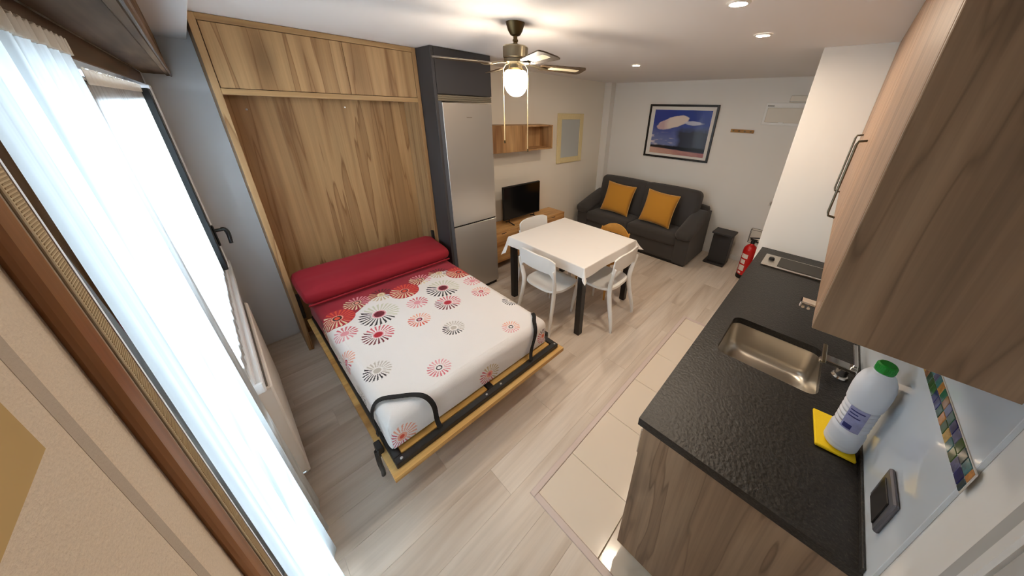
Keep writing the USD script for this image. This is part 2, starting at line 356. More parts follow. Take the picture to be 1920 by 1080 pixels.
part(fl, 'threshold_strip', bx(XT+.036, W, YT0, YT0+.036, -.012, .004, .003), 'threshold_strip')
part(fl, 'threshold_strip', bx(XT+.036, XK+.1, YT1-.036, YT1, -.012, .004, .003), 'threshold_strip')
struct('ceiling', bx(-.1, W+.1, -.1, L+.1, H, H+.12), 'ceiling_paint')
struct('wall_bed_side', bx(-.12, 0, C0+.1, L+.12, -.1, H), 'warm_paint')
struct('wall_bed_side_end', bx(-.12, 0, -.1, C0+.1, -.1, H), 'grey_daylit_paint')  # same wall as the bed side; cool daylight put into its grey colour
struct('wall_far', bx(-.12, W+.12, L, L+.12, -.1, H), 'white_paint')
struct('wall_kitchen', bx(W, W+.12, -.1, L+.12, -.1, H), 'white_paint')
struct('wall_partition', bx(2.98, W, YK1, YK1+.13, 0, H, .002), 'white_paint')
struct('trim_1', bx(0, .135, L-.13, L, 0, H, .002), 'white_paint')                  # boxed pipe in the far corner
struct('baseboard_far', bx(.135, W, L-.014, L, 0, .07, .003), 'casing_white')
struct('baseboard_bed_side', bx(0, .014, C2+.02, L-.13, 0, .07, .003), 'casing_white')
# the window wall: lintel, pillar at the bed side, parapet under the window, solid part by the camera
XWIN0, XWIN1, XDOOR0, XDOOR1, ZHEAD, ZSILL = .14, 1.99, 2.03, 2.70, 2.14, .86
struct('wall_window_end', bx(.0005, XWIN0, -.1, YW, -.1, H), 'grey_daylit_paint')
struct('trim_5', bx(XWIN0, XDOOR1+.01, YW-.004, YW+.001, 2.088, 2.15, .002), 'dark_wood')  # dark strip added over the lintel, standing for the shade above the curtains
struct('wall_window', cat(bx(XDOOR1+.01, W+.1, -.1, YW, -.1, H),
       bx(XWIN0, XDOOR1+.01, -.1, YW-.02, ZHEAD, H), bx(XWIN0, XWIN1+.06, -.1, .13, -.1, ZSILL), bx(XWIN1, XDOOR0, -.02, .14, ZSILL, ZHEAD)), 'beige_plaster')
struct('beam_window', bx(0, W, YW-.02, .45, 2.36, H, .003), 'grey_daylit_paint')

# ================================================================== WINDOW SIDE
def frame_mesh(x0, x1, y0, y1, z0, z1, w):
    return cat(bx(x0, x0+w, y0, y1, z0, z1, .003), bx(x1-w, x1, y0, y1, z0, z1, .003), bx(x0+w, x1-w, y0, y1, z0, z0+w, .003), bx(x0+w, x1-w, y0, y1, z1-w, z1, .003))
wn = struct_group('window_1')
part(wn, 'window_frame', frame_mesh(XWIN0, XWIN1, .06, .135, ZSILL+.04, ZHEAD, .05), 'white_frame')
part(wn, 'sash', cat(frame_mesh(.30, 1.965, .13, .185, ZSILL+.09, 2.06, .055), bx(.30, .44, .131, .217, ZSILL+.09, 2.06, .003)), 'window_dark', label='dark inner sash of the window')
part(wn, 'glass_pane', bx(.355, 1.91, .152, .158, ZSILL+.145, 2.005), 'window_glass')
part(wn, 'jamb', bx(.20, .292, .12, .222, ZSILL+.05, 2.08, .004), 'white_frame')
part(wn, 'window_sill', cat(bx(.02, 1.70, .131, .225, ZSILL-.045, ZSILL+.015, .006), bx(.05, 1.70, .131, .205, ZSILL+.015, ZSILL+.075, .006)), 'white_frame')
hd = part(wn, 'handle_base', bx(.308, .342, .217, .228, 1.09, 1.24, .005), 'window_dark', label='dark handle plate on the sash')
part(hd, 'lever', cat(cyl((.325, .225, 1.20), (.325, .265, 1.20), .011), tube([(.325, .257, 1.204), (.325, .275, 1.198), (.325, .281, 1.18), (.325, .281, 1.13), (.325, .279, 1.095)], [.0115, .0125, .0125, .0115, .0105], smooth=16)), 'window_dark', label='dark curved lever')
dn = struct_group('window_2')
part(dn, 'window_frame', frame_mesh(XDOOR0, XDOOR1, .05, .13, .0, ZHEAD, .03), 'white_frame')
part(dn, 'frame_cover', bx(XDOOR1-.046, XDOOR1, .13, .196, 0, 2.085, .004), 'white_frame')
part(dn, 'sash', frame_mesh(XDOOR0+.025, XDOOR1-.025, .10, .155, .03, ZHEAD-.03, .04), 'white_frame')
part(dn, 'glass_pane', bx(XDOOR0+.065, XDOOR1-.065, .122, .128, .07, ZHEAD-.07), 'window_glass')
# near side of the balcony window: stained timber casing and its shadow gap
struct('trim_2', bx(2.770, 2.808, YW, YW+.012, 0, 2.2, .004), 'red_brown_wood')
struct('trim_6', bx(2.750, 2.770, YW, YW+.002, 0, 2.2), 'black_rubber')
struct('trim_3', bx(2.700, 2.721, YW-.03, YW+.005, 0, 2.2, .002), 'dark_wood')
part('/World', 'trim', bx(2.868, 2.886, YW, YW+.0003, 0, 2.36), 'grey_band'); stage.GetPrimAtPath('/World/trim').SetCustomDataByKey('kind', 'structure')
single('wall_board', bx(2.93, 3.5, YW, YW+.006, 1.79, 2.3, .002), 'ochre_board', 'plain ochre board fixed to the beige plaster at the lower left edge of the photo', 'board')
# roller shutter strap: woven tape with ribs
st = thing('shutter_strap', 'beige ribbed woven tape of the roller shutter beside the near curtain', 'strap', (2.735, YW+.012, 0))
part(st, 'tape', bx(2.722, 2.748, YW+.006, YW+.009, .4, 2.14, .001), 'strap_beige')
part(st, 'ribs', cat(*[bx(2.7245, 2.7455, YW+.0088, YW+.0096, z, z+.0016) for z in np.arange(.42, 2.13, .0036)]), 'strap_rib', False, kind='stuff')
# wooden shutter box over the windows
sb = thing('shutter_box', 'dark stained timber roller shutter box running above the windows', 'shutter box', (1.5, .25, 2.17))
part(sb, 'underside', bx(.004, 3.1, YW+.002, .296, 2.150, 2.17, .002), 'box_wood')
part(sb, 'front_board', bx(.004, 3.1, .296, .314, 2.143, 2.358, .003), 'box_wood')
part(sb, 'moulding', bx(.004, 3.1, .314, .322, 2.138, 2.168, .003), 'dark_wood')
# curtains
def curtain(x0, x1, z0, z1, y, amp, waves, flare, seed, nx=220, nz=70, bulge=0.):
    r = np.random.default_rng(seed); ph = r.uniform(0, 6, 4)
    def f(u, v):
        uu = u + .015*np.sin(9*u+ph[0]) + .01*np.sin(17*u+ph[1])*(1-v)
        a = amp*(.35+.65*(1-v)**.7)
        yy = y + a*np.sin(2*PI*waves*uu+ph[2]) + .35*a*np.sin(2*PI*waves*2.3*uu+ph[3]) + bulge*(1-v)**2
        xx = x0 + (x1-x0)*u - flare*(1-v)**1.3*(1-u)
        return xx, yy, z0 + (z1-z0)*v
    return grid(nx, nz, f)
def heading(x0, x1, z0, z1, y, waves, seed):
    r = np.random.default_rng(seed); ph = r.uniform(0, 6, 2)
    return thick(grid(200, 8, lambda u, v: (x0+(x1-x0)*u, y+.004*np.sin(2*PI*waves*u+ph[0])+.0025*np.sin(4.7*PI*waves*u+ph[1]), z0+(z1-z0)*v+.004*np.sin(2*PI*waves*u)*v)), .002)
c1 = thing('curtain', 'large white sheer full-length curtain at the balcony window, nearest the camera', 'curtain', (2.35, .2, .05))
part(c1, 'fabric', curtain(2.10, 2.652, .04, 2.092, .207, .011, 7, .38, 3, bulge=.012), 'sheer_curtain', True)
part(c1, 'heading', heading(2.10, 2.655, 2.088, 2.114, .208, 26, 5), 'curtain_heading', True, label='gathered heading tape of the curtain')
c2 = thing('curtain', 'narrower white sheer curtain fixed on the dark-framed window sash', 'curtain', (.95, .2, .9))
part(c2, 'fabric', curtain(.53, 1.925, .93, 2.045, .1925, .0045, 15, 0., 9, nx=300), 'sheer_sash_curtain', True)
part(c2, 'heading', heading(.525, 1.93, 2.04, 2.075, .1935, 22, 6), 'curtain_heading', True, label='gathered heading of the sash curtain')
part(c2, 'rod', cyl((.33, .190, 2.052), (1.96, .190, 2.052), .003, 10), 'white_frame')
# radiator
rd = thing('radiator', 'white panel radiator under the window beside the bed', 'radiator', (1.05, .19, .1))
part(rd, 'front_panel', cat(bx(.62, 1.60, .222, .242, .10, .76, .006)), 'radiator_white')
part(rd, 'back_panel', bx(.62, 1.60, .145, .16, .10, .76, .005), 'radiator_white')
part(rd, 'side_cover', bx(1.585, 1.602, .148, .238, .12, .762, .004), 'radiator_white'); part(rd, 'side_cover', bx(.618, .635, .148, .238, .12, .762, .004), 'radiator_white')
part(rd, 'top_grille', cat(*[bx(x, x+.006, .16, .222, .752, .768) for x in np.arange(.64, 1.58, .018)], bx(.63, 1.59, .156, .162, .752, .77), bx(.63, 1.59, .22, .226, .752, .77)), 'radiator_grille', False)
part(rd, 'valve', cat(cyl((1.55, .19, 0.0), (1.55, .19, .11), .011), cyl((1.55, .175, .06), (1.55, .235, .06), .016)), 'chrome')
part(rd, 'pipe', cyl((.66, .19, 0), (.66, .19, .11), .009), 'chrome')

# ================================================================== FOLDING BED AND ITS CABINET
cb = thing('bed_cabinet', 'tall oak wall-bed cabinet around the open bed recess', 'cabinet', (.17, 1.13, 0))
t = .035
part(cb, 'side_panel', bx(.003, CF, C0, C0+t, 0, H-.002, .002), 'cabinet_oak'); part(cb, 'side_panel', bx(.003, CF, C1-t, C1-.001, 0, H-.002, .002), 'cabinet_oak')
part(cb, 'top_panel', bx(.003, CF, C0+t, C1-t, H-.037, H-.002, .002), 'cabinet_oak_flat')
part(cb, 'shelf', bx(.003, CF, C0+t, C1-t, ZS, ZS+.035, .002), 'cabinet_oak_flat')
part(cb, 'back_panel', bx(.003, .05, C0+t, C1-t, 0, ZS, 0), 'cabinet_oak')
ym = 1.235
part(cb, 'door', bx(CF-.022, CF-.003, C0+t+.003, ym-.001, ZS+.038, H-.040, .0015), 'cabinet_oak')
part(cb, 'door', bx(CF-.022, CF-.003, ym+.001, C1-t-.003, ZS+.038, H-.040, .0015), 'cabinet_oak')
part(cb, 'dark_gap', bx(CF-.05, CF-.026, C0+t, C1-t, ZS+.035, H-.037), 'black_rubber', False)
for y, z in ((.618, 1.955), (1.249, 1.985)): part(cb, 'peg', rot(lathe([(0, 0), (.007, 0), (.007, .006), (.004, .008), (0, .008)], 12), (0, 1, 0), PI/2).apply_translation((.05, y, z)), 'bolt')
part(cb, 'peg', mv(trimesh.creation.icosphere(2, .009), .12, C0+t+.004, 1.87), 'bolt')
BX0, BX1, BY0, BY1 = .352, 2.14, .524, 1.77
ZP = .32
bd = thing('folding_bed', 'fold-down double bed with oak underside and black steel frame', 'bed', (1.2, 1.15, 0))
part(bd, 'base_panel', ext([(BX0+.02, BY0), (BX1, BY0), (BX1, 1.815), (.62, 1.815), (.62, 1.755), (BX0+.02, 1.755)], .03, 'xy', ZP-.03), 'bed_oak')
fx0, fx1, fy0, fy1, fz0, fz1 = .40, 2.105, .552, 1.787, ZP, ZP+.035
fw = .042
part(bd, 'frame_rail', bx(fx0, fx1-fw, fy0, fy0+fw, fz0, fz1, .004), 'black_steel'); part(bd, 'frame_rail', bx(.62, fx1-fw, fy1-fw, fy1, fz0, fz1, .004), 'black_steel')
part(bd, 'frame_rail', bx(fx1-fw, fx1, fy0, fy1, fz0, fz1, .004), 'black_steel'); part(bd, 'frame_rail', bx(fx0, fx0+fw, fy0+fw, fy1-fw, fz0, fz1, .004), 'black_steel')
part(bd, 'centre_rail', bx(fx0+fw, fx1-fw, 1.155, 1.195, fz0, fz1, .004), 'black_steel')
for k in range(11):
    x = fx1-fw-.012-.058-k*.155
    for a, b in ((fy0+fw+.002, 1.153), (1.197, fy1-fw-.002)): part(bd, 'slat', bx(x, x+.058, a, b, fz0+.012, fz0+.026, .003), 'bed_slat')
for x, y in ((2.086, .585), (1.86, .573), (2.086, 1.12), (2.086, 1.235), (2.086, 1.765), (1.3, .573)): part(bd, 'bolt', lathe([(.008, 0), (.008, .003), (.005, .006), (0, .006)], 12, (x, y, fz1)), 'bolt')
for s, yy in ((1, BY0-.012), (-1, 1.815+.012)):
    lg = part(bd, 'leg', cat(bx(1.90, 1.965, min(yy, yy+s*.03), max(yy, yy+s*.03), ZP-.02, fz1+.004, .004), tube([(1.94, yy, fz1-.02), (1.93, yy, .2), (1.86, yy+s*.012, .03), (1.85, yy+s*.012, .0)], .012, smooth=14)), 'black_steel')
part(cb, 'hinge_bracket', bx(.30, .335, 1.738, 1.7605, ZP, .80, .004), 'black_steel'); part(cb, 'hinge_bracket', bx(.30, .335, BY0-.0185, BY0+.005, ZP, .55, .004), 'black_steel')
# mattress and bedspread
MX0, MX1, MY0, MY1, MZ0, MZ1 = .41, 2.025, .565, 1.745, ZP+.04, .565
bs = thing('mattress', 'double mattress under a white bedspread with red, pink and black ray flowers', 'mattress', (1.2, 1.15, MZ0))
part(bs, 'mattress_core', mv(rbox((MX1-MX0-.03, MY1-MY0-.03, MZ1-MZ0-.02), .05), (MX0+MX1)/2, (MY0+MY1)/2, (MZ0+MZ1)/2-.005), 'mattress_white', True)
def bedspread():
    nu, nv = 560, 480
    r = .06; ov = .175                               # rounding radius, drop at the sides
    lx, ly = MX1-MX0, MY1-MY0
    U = np.linspace(-.02, lx+ov, nu); V = np.linspace(-ov, ly+ov, nv)
    u, v = np.meshgrid(U, V, indexing='ij')
    arc = r*PI/2
    def wrap(s, l):                                  # s: length along the cloth from the near edge; returns offset beyond flat zone and drop
        lo, hi = r, l-r
        over = np.where(s > hi, s-hi, np.where(s < lo, lo-s, 0)); sg = np.where(s > hi, 1, -1)
        a = np.clip(over/r, 0, PI/2)
        out = r*np.sin(a); drop = r*(1-np.cos(a)) + np.maximum(over-arc, 0)
        return np.clip(s, lo, hi) + sg*out, drop, np.maximum(over-arc, 0)
    x, dx, ex = wrap(u, lx); x = np.where(u < r, u, x); dx = np.where(u < r, 0, dx)
    y, dy, ey = wrap(v, ly)
    d = np.maximum(dx, dy) + .22*np.minimum(dx, dy)
    both = np.minimum(dx, dy)
    x = x - both*.22; y = np.where(v > ly/2, y-both*.22, y+both*.22)
    lim = MZ1-MZ0+.004
    d = np.minimum(d, lim)
    puff = .012*np.sin(PI*np.clip((x)/lx, 0, 1))*np.sin(PI*np.clip(y/ly, 0, 1))
    w = meshkit.fbm(np.stack([x*5, y*5, d*9], -1), 3, 4)-.5
    z = MZ1 + .004 - d + puff*(d < .001) + .010*w
    side = .012*w*np.clip(d/.1, 0, 1)
    X = MX0 + x + side*(dx > dy); Y = MY0 + y + np.where(v > ly/2, side, -side)*(dy >= dx)
    P = np.stack([X, Y, z], -1).reshape(-1, 3)
    fu, fv = MX0+u, MY0+v                             # printed on the unfolded cloth
    C = np.empty(u.shape+(3,)); C[:] = lin((232, 226, 222))
    # red field at the head with a scalloped border
    scal = .93 + .05*np.sin((fv-.65)*2*PI/.52+1.0) - .10*np.clip((fv-.7), -.3, 1)
    C[fu < scal] = lin((150, 18, 40))
    col = {'cream': (226, 206, 170), 'pink': (224, 150, 158), 'rose': (206, 92, 104), 'orange': (214, 78, 48), 'peach': (232, 160, 136), 'red': (176, 30, 46),
           'black': (34, 28, 34), 'beige': (196, 172, 132), 'brown': (84, 20, 28), 'maroon': (104, 16, 34), 'sage': (206, 204, 180), 'grey': (190, 180, 168), 'white': (232, 226, 222), 'ring': (52, 20, 30)}
    col = {k: np.array(lin(c)) for k, c in col.items()}
    FL = [  # x, y, radius, petals, left, right, disc, ring, centre, gap colour (None: see-through)
     (.826, .815, .100, 22, 'cream', 'pink', 'cream', 'maroon', 'peach', None), (.825, 1.333, .100, 22, 'cream', 'pink', 'cream', 'maroon', 'peach', None),
     (.84, .991, .100, 24, 'beige', 'brown', 'beige', 'cream', 'beige', None), (.825, 1.516, .100, 24, 'beige', 'brown', 'beige', 'cream', 'beige', None), (.84, .47, .10, 24, 'beige', 'brown', 'beige', 'cream', 'beige', None),
     (.935, .65, .120, 26, 'cream', 'orange', 'peach', 'ring', 'orange', 'red'), (.918, 1.151, .118, 26, 'cream', 'orange', 'peach', 'maroon', 'orange', 'red'), (.936, 1.66, .118, 26, 'cream', 'orange', 'peach', 'maroon', 'orange', 'red'),
     (1.155, .637, .085, 20, 'pink', 'rose', 'pink', 'pink', 'pink', None), (1.155, 1.149, .085, 20, 'pink', 'rose', 'pink', 'pink', 'pink', None), (1.163, 1.66, .085, 20, 'pink', 'rose', 'pink', 'pink', 'pink', None),
     (1.096, .883, .145, 30, 'black', 'sage', 'pink', 'maroon', 'maroon', 'white'), (1.097, 1.406, .145, 30, 'black', 'sage', 'pink', 'maroon', 'maroon', 'white'), (1.10, .36, .145, 30, 'black', 'sage', 'pink', 'maroon', 'maroon', 'white'),
     (1.323, .792, .108, 26, 'maroon', 'rose', 'pink', 'red', 'red', None), (1.323, 1.32, .108, 26, 'maroon', 'rose', 'pink', 'red', 'red', None),
     (1.39, .545, .085, 24, 'rose', 'peach', 'white', 'red', 'pink', None), (1.371, 1.061, .085, 24, 'orange', 'peach', 'white', 'maroon', 'pink', None), (1.367, 1.609, .085, 24, 'rose', 'peach', 'white', 'red', 'pink', None),
     (1.646, .667, .085, 26, 'black', 'grey', 'white', 'grey', 'grey', None), (1.625, 1.189, .082, 26, 'black', 'grey', 'white', 'grey', 'grey', None), (1.64, 1.715, .08, 26, 'black', 'grey', 'white', 'grey', 'grey', None),
     (1.883, .934, .075, 24, 'rose', 'pink', 'white', 'ring', 'white', None), (1.899, 1.488, .070, 24, 'pink', 'peach', 'white', 'ring', 'white', None),
     (2.15, .625, .085, 24, 'rose', 'peach', 'peach', 'peach', 'orange', None), (2.14, 1.195, .080, 24, 'rose', 'beige', 'peach', 'peach', 'rose', None), (2.13, 1.70, .07, 24, 'rose', 'brown', 'peach', 'peach', 'orange', None), (1.60, .43, .08, 24, 'black', 'grey', 'white', 'grey', 'grey', None)]
    for (x0, y0, R, n, ca, cbn, disc, ring, cen, gap) in FL:
        a = np.arctan2(fv-y0, fu-x0); q = np.hypot(fu-x0, fv-y0)/R
        lob = 1 - .10*np.abs(np.sin(a*n/2+.9))
        n = int(n*.82); lob = 1 - .10*np.abs(np.sin(a*n/2+.9)); pet = np.cos(a*n) > (.34 - .22*np.clip(q, 0, 1))
        tone = np.where((np.sin(a-.6) < -.05)[..., None], col[ca], col[cbn])
        if gap: k = (q < .97) & (q > .2); C[k] = col[gap]
        k = pet & (q < lob) & (q > .36); C[k] = tone[k]
        k = q < .32; C[k] = col[disc]
        k = q < .25; C[k] = col[ring]
        k = q < .15; C[k] = col[cen]
    i = np.arange(nu*nv).reshape(nu, nv); a_, b_, c_, d_ = i[:-1, :-1].ravel(), i[1:, :-1].ravel(), i[1:, 1:].ravel(), i[:-1, 1:].ravel()
    return trimesh.Trimesh(P, np.vstack([np.c_[a_, b_, c_], np.c_[a_, c_, d_]]), process=False), C.reshape(-1, 3)
bm, bc = bedspread(); part(bs, 'bedspread', bm, 'bedspread_print', True, color=bc)
def bolster():
    m = rbox((.42, 1.235, .135), .066, puff=(.0, .0, .012)); v = m.vertices
    w = meshkit.fbm(v*np.array([9, 3, 9]), 3, 2)-.5; v = v + m.vertex_normals*w[:, None]*.02
    v[:, 2] -= .02*np.clip((v[:, 0])/.2, -1, 1)
    return trimesh.Trimesh(v, m.faces, process=False)
pl = thing('bolster_pillow', 'long crimson covered bolster pillow at the head of the bed', 'pillow', (.47, 1.14, .58))
part(pl, 'cover', mv(bolster(), .458, 1.133, .664), 'crimson', True)
part(pl, 'fold_hem', tube([(.673, .54, .60), (.678, .8, .603), (.675, 1.2, .601), (.678, 1.5, .603), (.670, 1.72, .60)], .008, smooth=30), 'crimson', True)
bsd = MZ1+.012
s1 = single('bed_strap', ribbon([(1.885, .543, .37), (1.875, .548, .45), (1.865, .557, .54), (1.868, .585, .578), (1.91, .655, .588), (1.975, .735, .590), (2.015, .775, .577), (2.048, .798, .53), (2.056, .803, .45), (2.084, .806, .362)],
    [(1, 0, 0), (1, 0, 0), (1, .2, 0), (1, -.3, 0), (.8, -.8, 0), (.7, -.9, 0), (.2, -1, 0), (0, -1, 0), (0, -1, 0), (0, -1, 0)], .026, .004, 60), 'black_strap', 'black webbing strap looped over the near left foot corner of the mattress', 'strap', 40)
s2 = single('bed_strap', ribbon([(1.90, 1.705, .578), (1.95, 1.675, .584), (1.985, 1.64, .586), (2.028, 1.61, .562), (2.047, 1.585, .50), (2.056, 1.545, .42), (2.086, 1.515, .362)],
    [(.5, 1, 0), (.5, 1, 0), (.4, 1, 0), (.2, 1, 0), (0, 1, 0), (0, 1, 0), (0, 1, 0)], .028, .004, 50), 'black_strap', 'black webbing strap over the right foot edge of the mattress, nearer the table', 'strap', 40)

# ================================================================== FRIDGE IN ITS DARK HOUSING
fh = thing('fridge_housing', 'charcoal tall cabinet housing around the fridge', 'cabinet', (.3, 2.1, 0))
part(fh, 'side_panel', bx(.003, FF, C1+.001, C1+.028, 0, H-.002, .002), 'anthracite')
part(fh, 'filler_strip', bx(FF-.05, FF-.004, C1+.030, C1+.0635, .02, 2.06, .001), 'anthracite_edge')
part(fh, 'cupboard', bx(.003, FF-.02, C1+.028, C2, 2.115, H-.002, .002), 'anthracite')
part(fh, 'door', bx(FF-.019, FF, C1+.031, C2, 2.118, H-.004, .002), 'anthracite')
part(fh, 'vent_grille', cat(bx(.4, FF-.012, C1+.03, C2, 2.062, 2.112), *[bx(FF-.012, FF-.001, C1+.032, C2-.002, z, z+.011, .002) for z in (2.066, 2.082, 2.098)]), 'vent_grey')
fr = thing('fridge', 'tall stainless two-door fridge freezer beside the bed cabinet', 'fridge', (.32, 2.11, 0))
part(fr, 'body', bx(.03, FF-.055, C1+.064, C2-.004, .04, 2.05, .006), 'fridge_side')
part(fr, 'door', bx(FF-.05, FF+.001, C1+.064, C2-.006, .882, 2.052, .003), 'fridge_steel', label='upper fridge door')
part(fr, 'door', bx(FF-.05, FF+.001, C1+.064, C2-.006, .055, .866, .003), 'fridge_steel', label='lower freezer door')
part(fr, 'door_gap', bx(FF-.05, FF-.008, C1+.066, C2-.01, .866, .882), 'black_rubber')
part(fr, 'kick_plate', bx(.1, FF-.03, C1+.066, C2-.01, 0, .045, .003), 'black_rubber')
part(fr, 'badge', bx(FF+.001, FF+.0016, 2.10, 2.16, 1.925, 1.932), 'vent_grey', False)

# ================================================================== TV WALL
tvs = thing('tv_stand', 'low oak television stand against the wall beyond the fridge', 'tv stand', (.18, 3.2, 0))
SX1, SY0, SY1, SZ = .36, C2+.03, 3.92, .555
part(tvs, 'top', bx(.02, SX1, SY0, SY1, SZ-.022, SZ, .002), 'stand_oak')
part(tvs, 'side', bx(.02, SX1-.002, SY1-.02, SY1, .14, SZ-.022, .002), 'stand_oak'); part(tvs, 'side', bx(.02, SX1-.002, SY0, SY0+.02, .14, SZ-.022, .002), 'stand_oak')
part(tvs, 'bottom', bx(.02, SX1-.002, SY0, SY1, .12, .14, .002), 'stand_oak'); part(tvs, 'back_panel', bx(.02, .028, SY0+.02, SY1-.02, .14, SZ-.022), 'stand_oak')
n = 3; wdt = (SY1-SY0-.04)/n
for k in range(n):
    y0 = SY0+.02+k*wdt
    d_ = part(tvs, 'drawer', bx(SX1-.019, SX1, y0+.002, y0+wdt-.002, .142, SZ-.026, .002), 'stand_oak')
    part(d_, 'finger_notch', bx(SX1-.001, SX1+.002, y0+wdt/2-.04, y0+wdt/2+.04, SZ-.038, SZ-.03), 'black_rubber', False)
for y in (SY0+.1, SY1-.1): part(tvs, 'foot', bx(.06, .32, y-.03, y+.03, 0, .12, .004), 'stand_oak')
tv = thing('television', 'black flat screen television on the oak stand', 'television', (.22, 3.13, SZ), 0)
part(tv, 'casing', bx(.205, .24, 2.80, 3.475, .632, 1.085, .004), 'black_rubber')
part(tv, 'screen', bx(.2395, .2415, 2.812, 3.463, .652, 1.073), 'screen_black')
for y in (2.90, 3.37): part(tv, 'foot', cat(tube([(.225, y, .65), (.225, y, .59), (.31, y+.02, SZ+.0085)], .008), tube([(.225, y, .6), (.13, y+.02, SZ+.0085)], .008)), 'black_rubber')
rm = thing('remote_control', 'grey remote control lying on the stand below the screen', 'remote control', (.315, 3.1, SZ), .2)
part(rm, 'case', bx(-.02, .02, -.08, .08, 0, .016, .004), 'grey_wire', local=True); part(rm, 'buttons', cat(*[bx(x-.004, x+.004, y-.004, y+.004, .016, .018) for x in (-.01, 0.003, .012) for y in np.arange(-.06, .07, .02)]), 'black_rubber', False, local=True)
ws = thing('wall_cabinet', 'oak wall cabinet with an open right bay, above the television', 'cabinet', (.12, 3.1, 1.51))
A0, A1, Z0, Z1, XS = C2+.05, 3.705, 1.515, 1.83, .25
for nm, m_ in (('top', bx(.003, XS, A0, A1, Z1-.018, Z1, .001)), ('bottom', bx(.003, XS, A0, A1, Z0, Z0+.018, .001)), ('side', bx(.003, XS, A0, A0+.018, Z0+.018, Z1-.018)), ('side', bx(.003, XS, A1-.018, A1, Z0+.018, Z1-.018)),
               ('divider', bx(.003, XS-.02, 3.20, 3.218, Z0+.018, Z1-.018)), ('back_panel', bx(.003, .012, A0+.018, A1-.018, Z0+.018, Z1-.018)), ('door', bx(XS-.018, XS+.001, A0+.002, 3.216, Z0+.001, Z1-.001, .001))): part(ws, nm, m_, 'shelf_oak')
pf = thing('wall_picture', 'cream framed pale picture on the wall between wall cabinet and far corner', 'picture', (.02, 4.39, 1.6))
a, b, c, d, w = 4.07, 4.70, 1.235, 1.975, .085
part(pf, 'frame', cat(bx(.002, .026, a, a+w, c, d, .004), bx(.002, .026, b-w, b, c, d, .004), bx(.002, .026, a+w, b-w, c, c+w, .004), bx(.002, .026, a+w, b-w, d-w, d, .004)), 'cream_frame')
part(pf, 'print', bx(.002, .016, a+w, b-w, c+w, d-w), 'mirror_print')

# ================================================================== SOFA CORNER
sf = thing('sofa', 'charcoal fabric two-seat sofa against the far wall', 'sofa', (1.1, 4.9, 0))
SXa, SXb, SYf, SYb = .17, 2.12, 4.50, 5.30
part(sf, 'base', mv(rbox((SXb-SXa-.30, .74, .27), .03), (SXa+SXb)/2, 4.905, .165), 'sofa_charcoal', True)
part(sf, 'plinth', bx(SXa+.03, SXb-.03, SYf+.05, SYb-.03, 0, .04), 'black_rubber')
midx = (SXa+SXb)/2
for x0, x1 in ((SXa+.19, midx), (midx, SXb-.19)):
    part(sf, 'seat_cushion', mv(rbox((x1-x0-.004, .66, .17), .05, puff=(0, 0, .018)), (x0+x1)/2, 4.83, .36), 'sofa_charcoal', True)
    part(sf, 'back_cushion', mv(rot(rbox((x1-x0+.10, .25, .60), .085, puff=(0, .03, .012)), (1, 0, 0), -.17), (x0+x1)/2+(.01 if x0 > 1 else -.01), 5.06, .70), 'sofa_charcoal', True)
for s, x0 in ((-1, SXa), (1, SXb-.2)):
    arm = part(sf, 'arm', mv(ext([(4.53, .03), (5.29, .03), (5.29, .70), (5.2, .72), (4.9, .56), (4.56, .44), (4.52, .40)], .19, 'yz', x0+.005), 0, 0, 0), 'sofa_charcoal', 20)
    pad = rot(rbox((.235, .74, .15), .07, puff=(0, 0, .02)), (1, 0, 0), .30)
    part(arm, 'arm_pad', mv(pad, x0+.10, 4.82, .565), 'sofa_charcoal', True)
part(sf, 'back_frame', mv(rbox((SXb-SXa-.06, .13, .72), .05), midx, 5.235, .42), 'sofa_charcoal', True)
def cushion(name, label, loc, rz, tilt, roll):
    T = thing(name, label, 'cushion', loc, rz, None)
    n = 44
    def face(s):
        def f(u, v):
            x, y = u*2-1, v*2-1; q = np.clip(1-x**4, 0, 1)*np.clip(1-y**4, 0, 1)
            pin = 1-.07*(1-np.abs(x)**2)*np.abs(y)**3; pin2 = 1-.07*(1-np.abs(y)**2)*np.abs(x)**3
            th = .075*q**.55 + .004*(meshkit.fbm(np.stack([x*3, y*3, 0*x+s], -1), 3, 5)-.5)*q
            return x*.245*pin2, s*th, y*.245*pin
        return grid(n, n, f)
    A, B = face(-1), face(1); B.invert(); m = cat(A, B); m.merge_vertices(digits_vertex=6); m.fix_normals()
    R = trimesh.transformations.rotation_matrix(tilt, (1, 0, 0)) @ trimesh.transformations.rotation_matrix(roll, (0, 1, 0))
    m.apply_transform(R); m.apply_translation((0, 0, .245))
    part(T, 'cover', m, 'mustard', True, local=True)
    tt = np.linspace(-1, 1, 30); e = []
    for k in range(4):
        pin = 1-.07*(1-tt**2); P = np.c_[tt*.245, 0*tt, pin*.245]
        P = P if k == 0 else np.c_[P[:, 2], P[:, 1], -P[:, 0]] if k == 1 else np.c_[-P[:, 0], P[:, 1], -P[:, 2]] if k == 2 else np.c_[-P[:, 2], P[:, 1], P[:, 0]]
        e.append(tube(P, .0045, 6))
    e = cat(*e); e.apply_transform(R); e.apply_translation((0, 0, .245)); part(T, 'piping', e, 'mustard_trim', True, local=True)
    return T
cushion('throw_cushion', 'mustard square cushion on the left seat of the sofa, nearer the corner', (.80, 4.76, .466), .10, -.34, .07)
cushion('throw_cushion', 'mustard square cushion in the middle right of the sofa, nearer the side table', (1.52, 4.73, .468), -.02, -.32, .05)
sd = thing('side_table', 'small black slab side table between sofa and fire extinguisher', 'side table', (2.40, 5.1, 0))
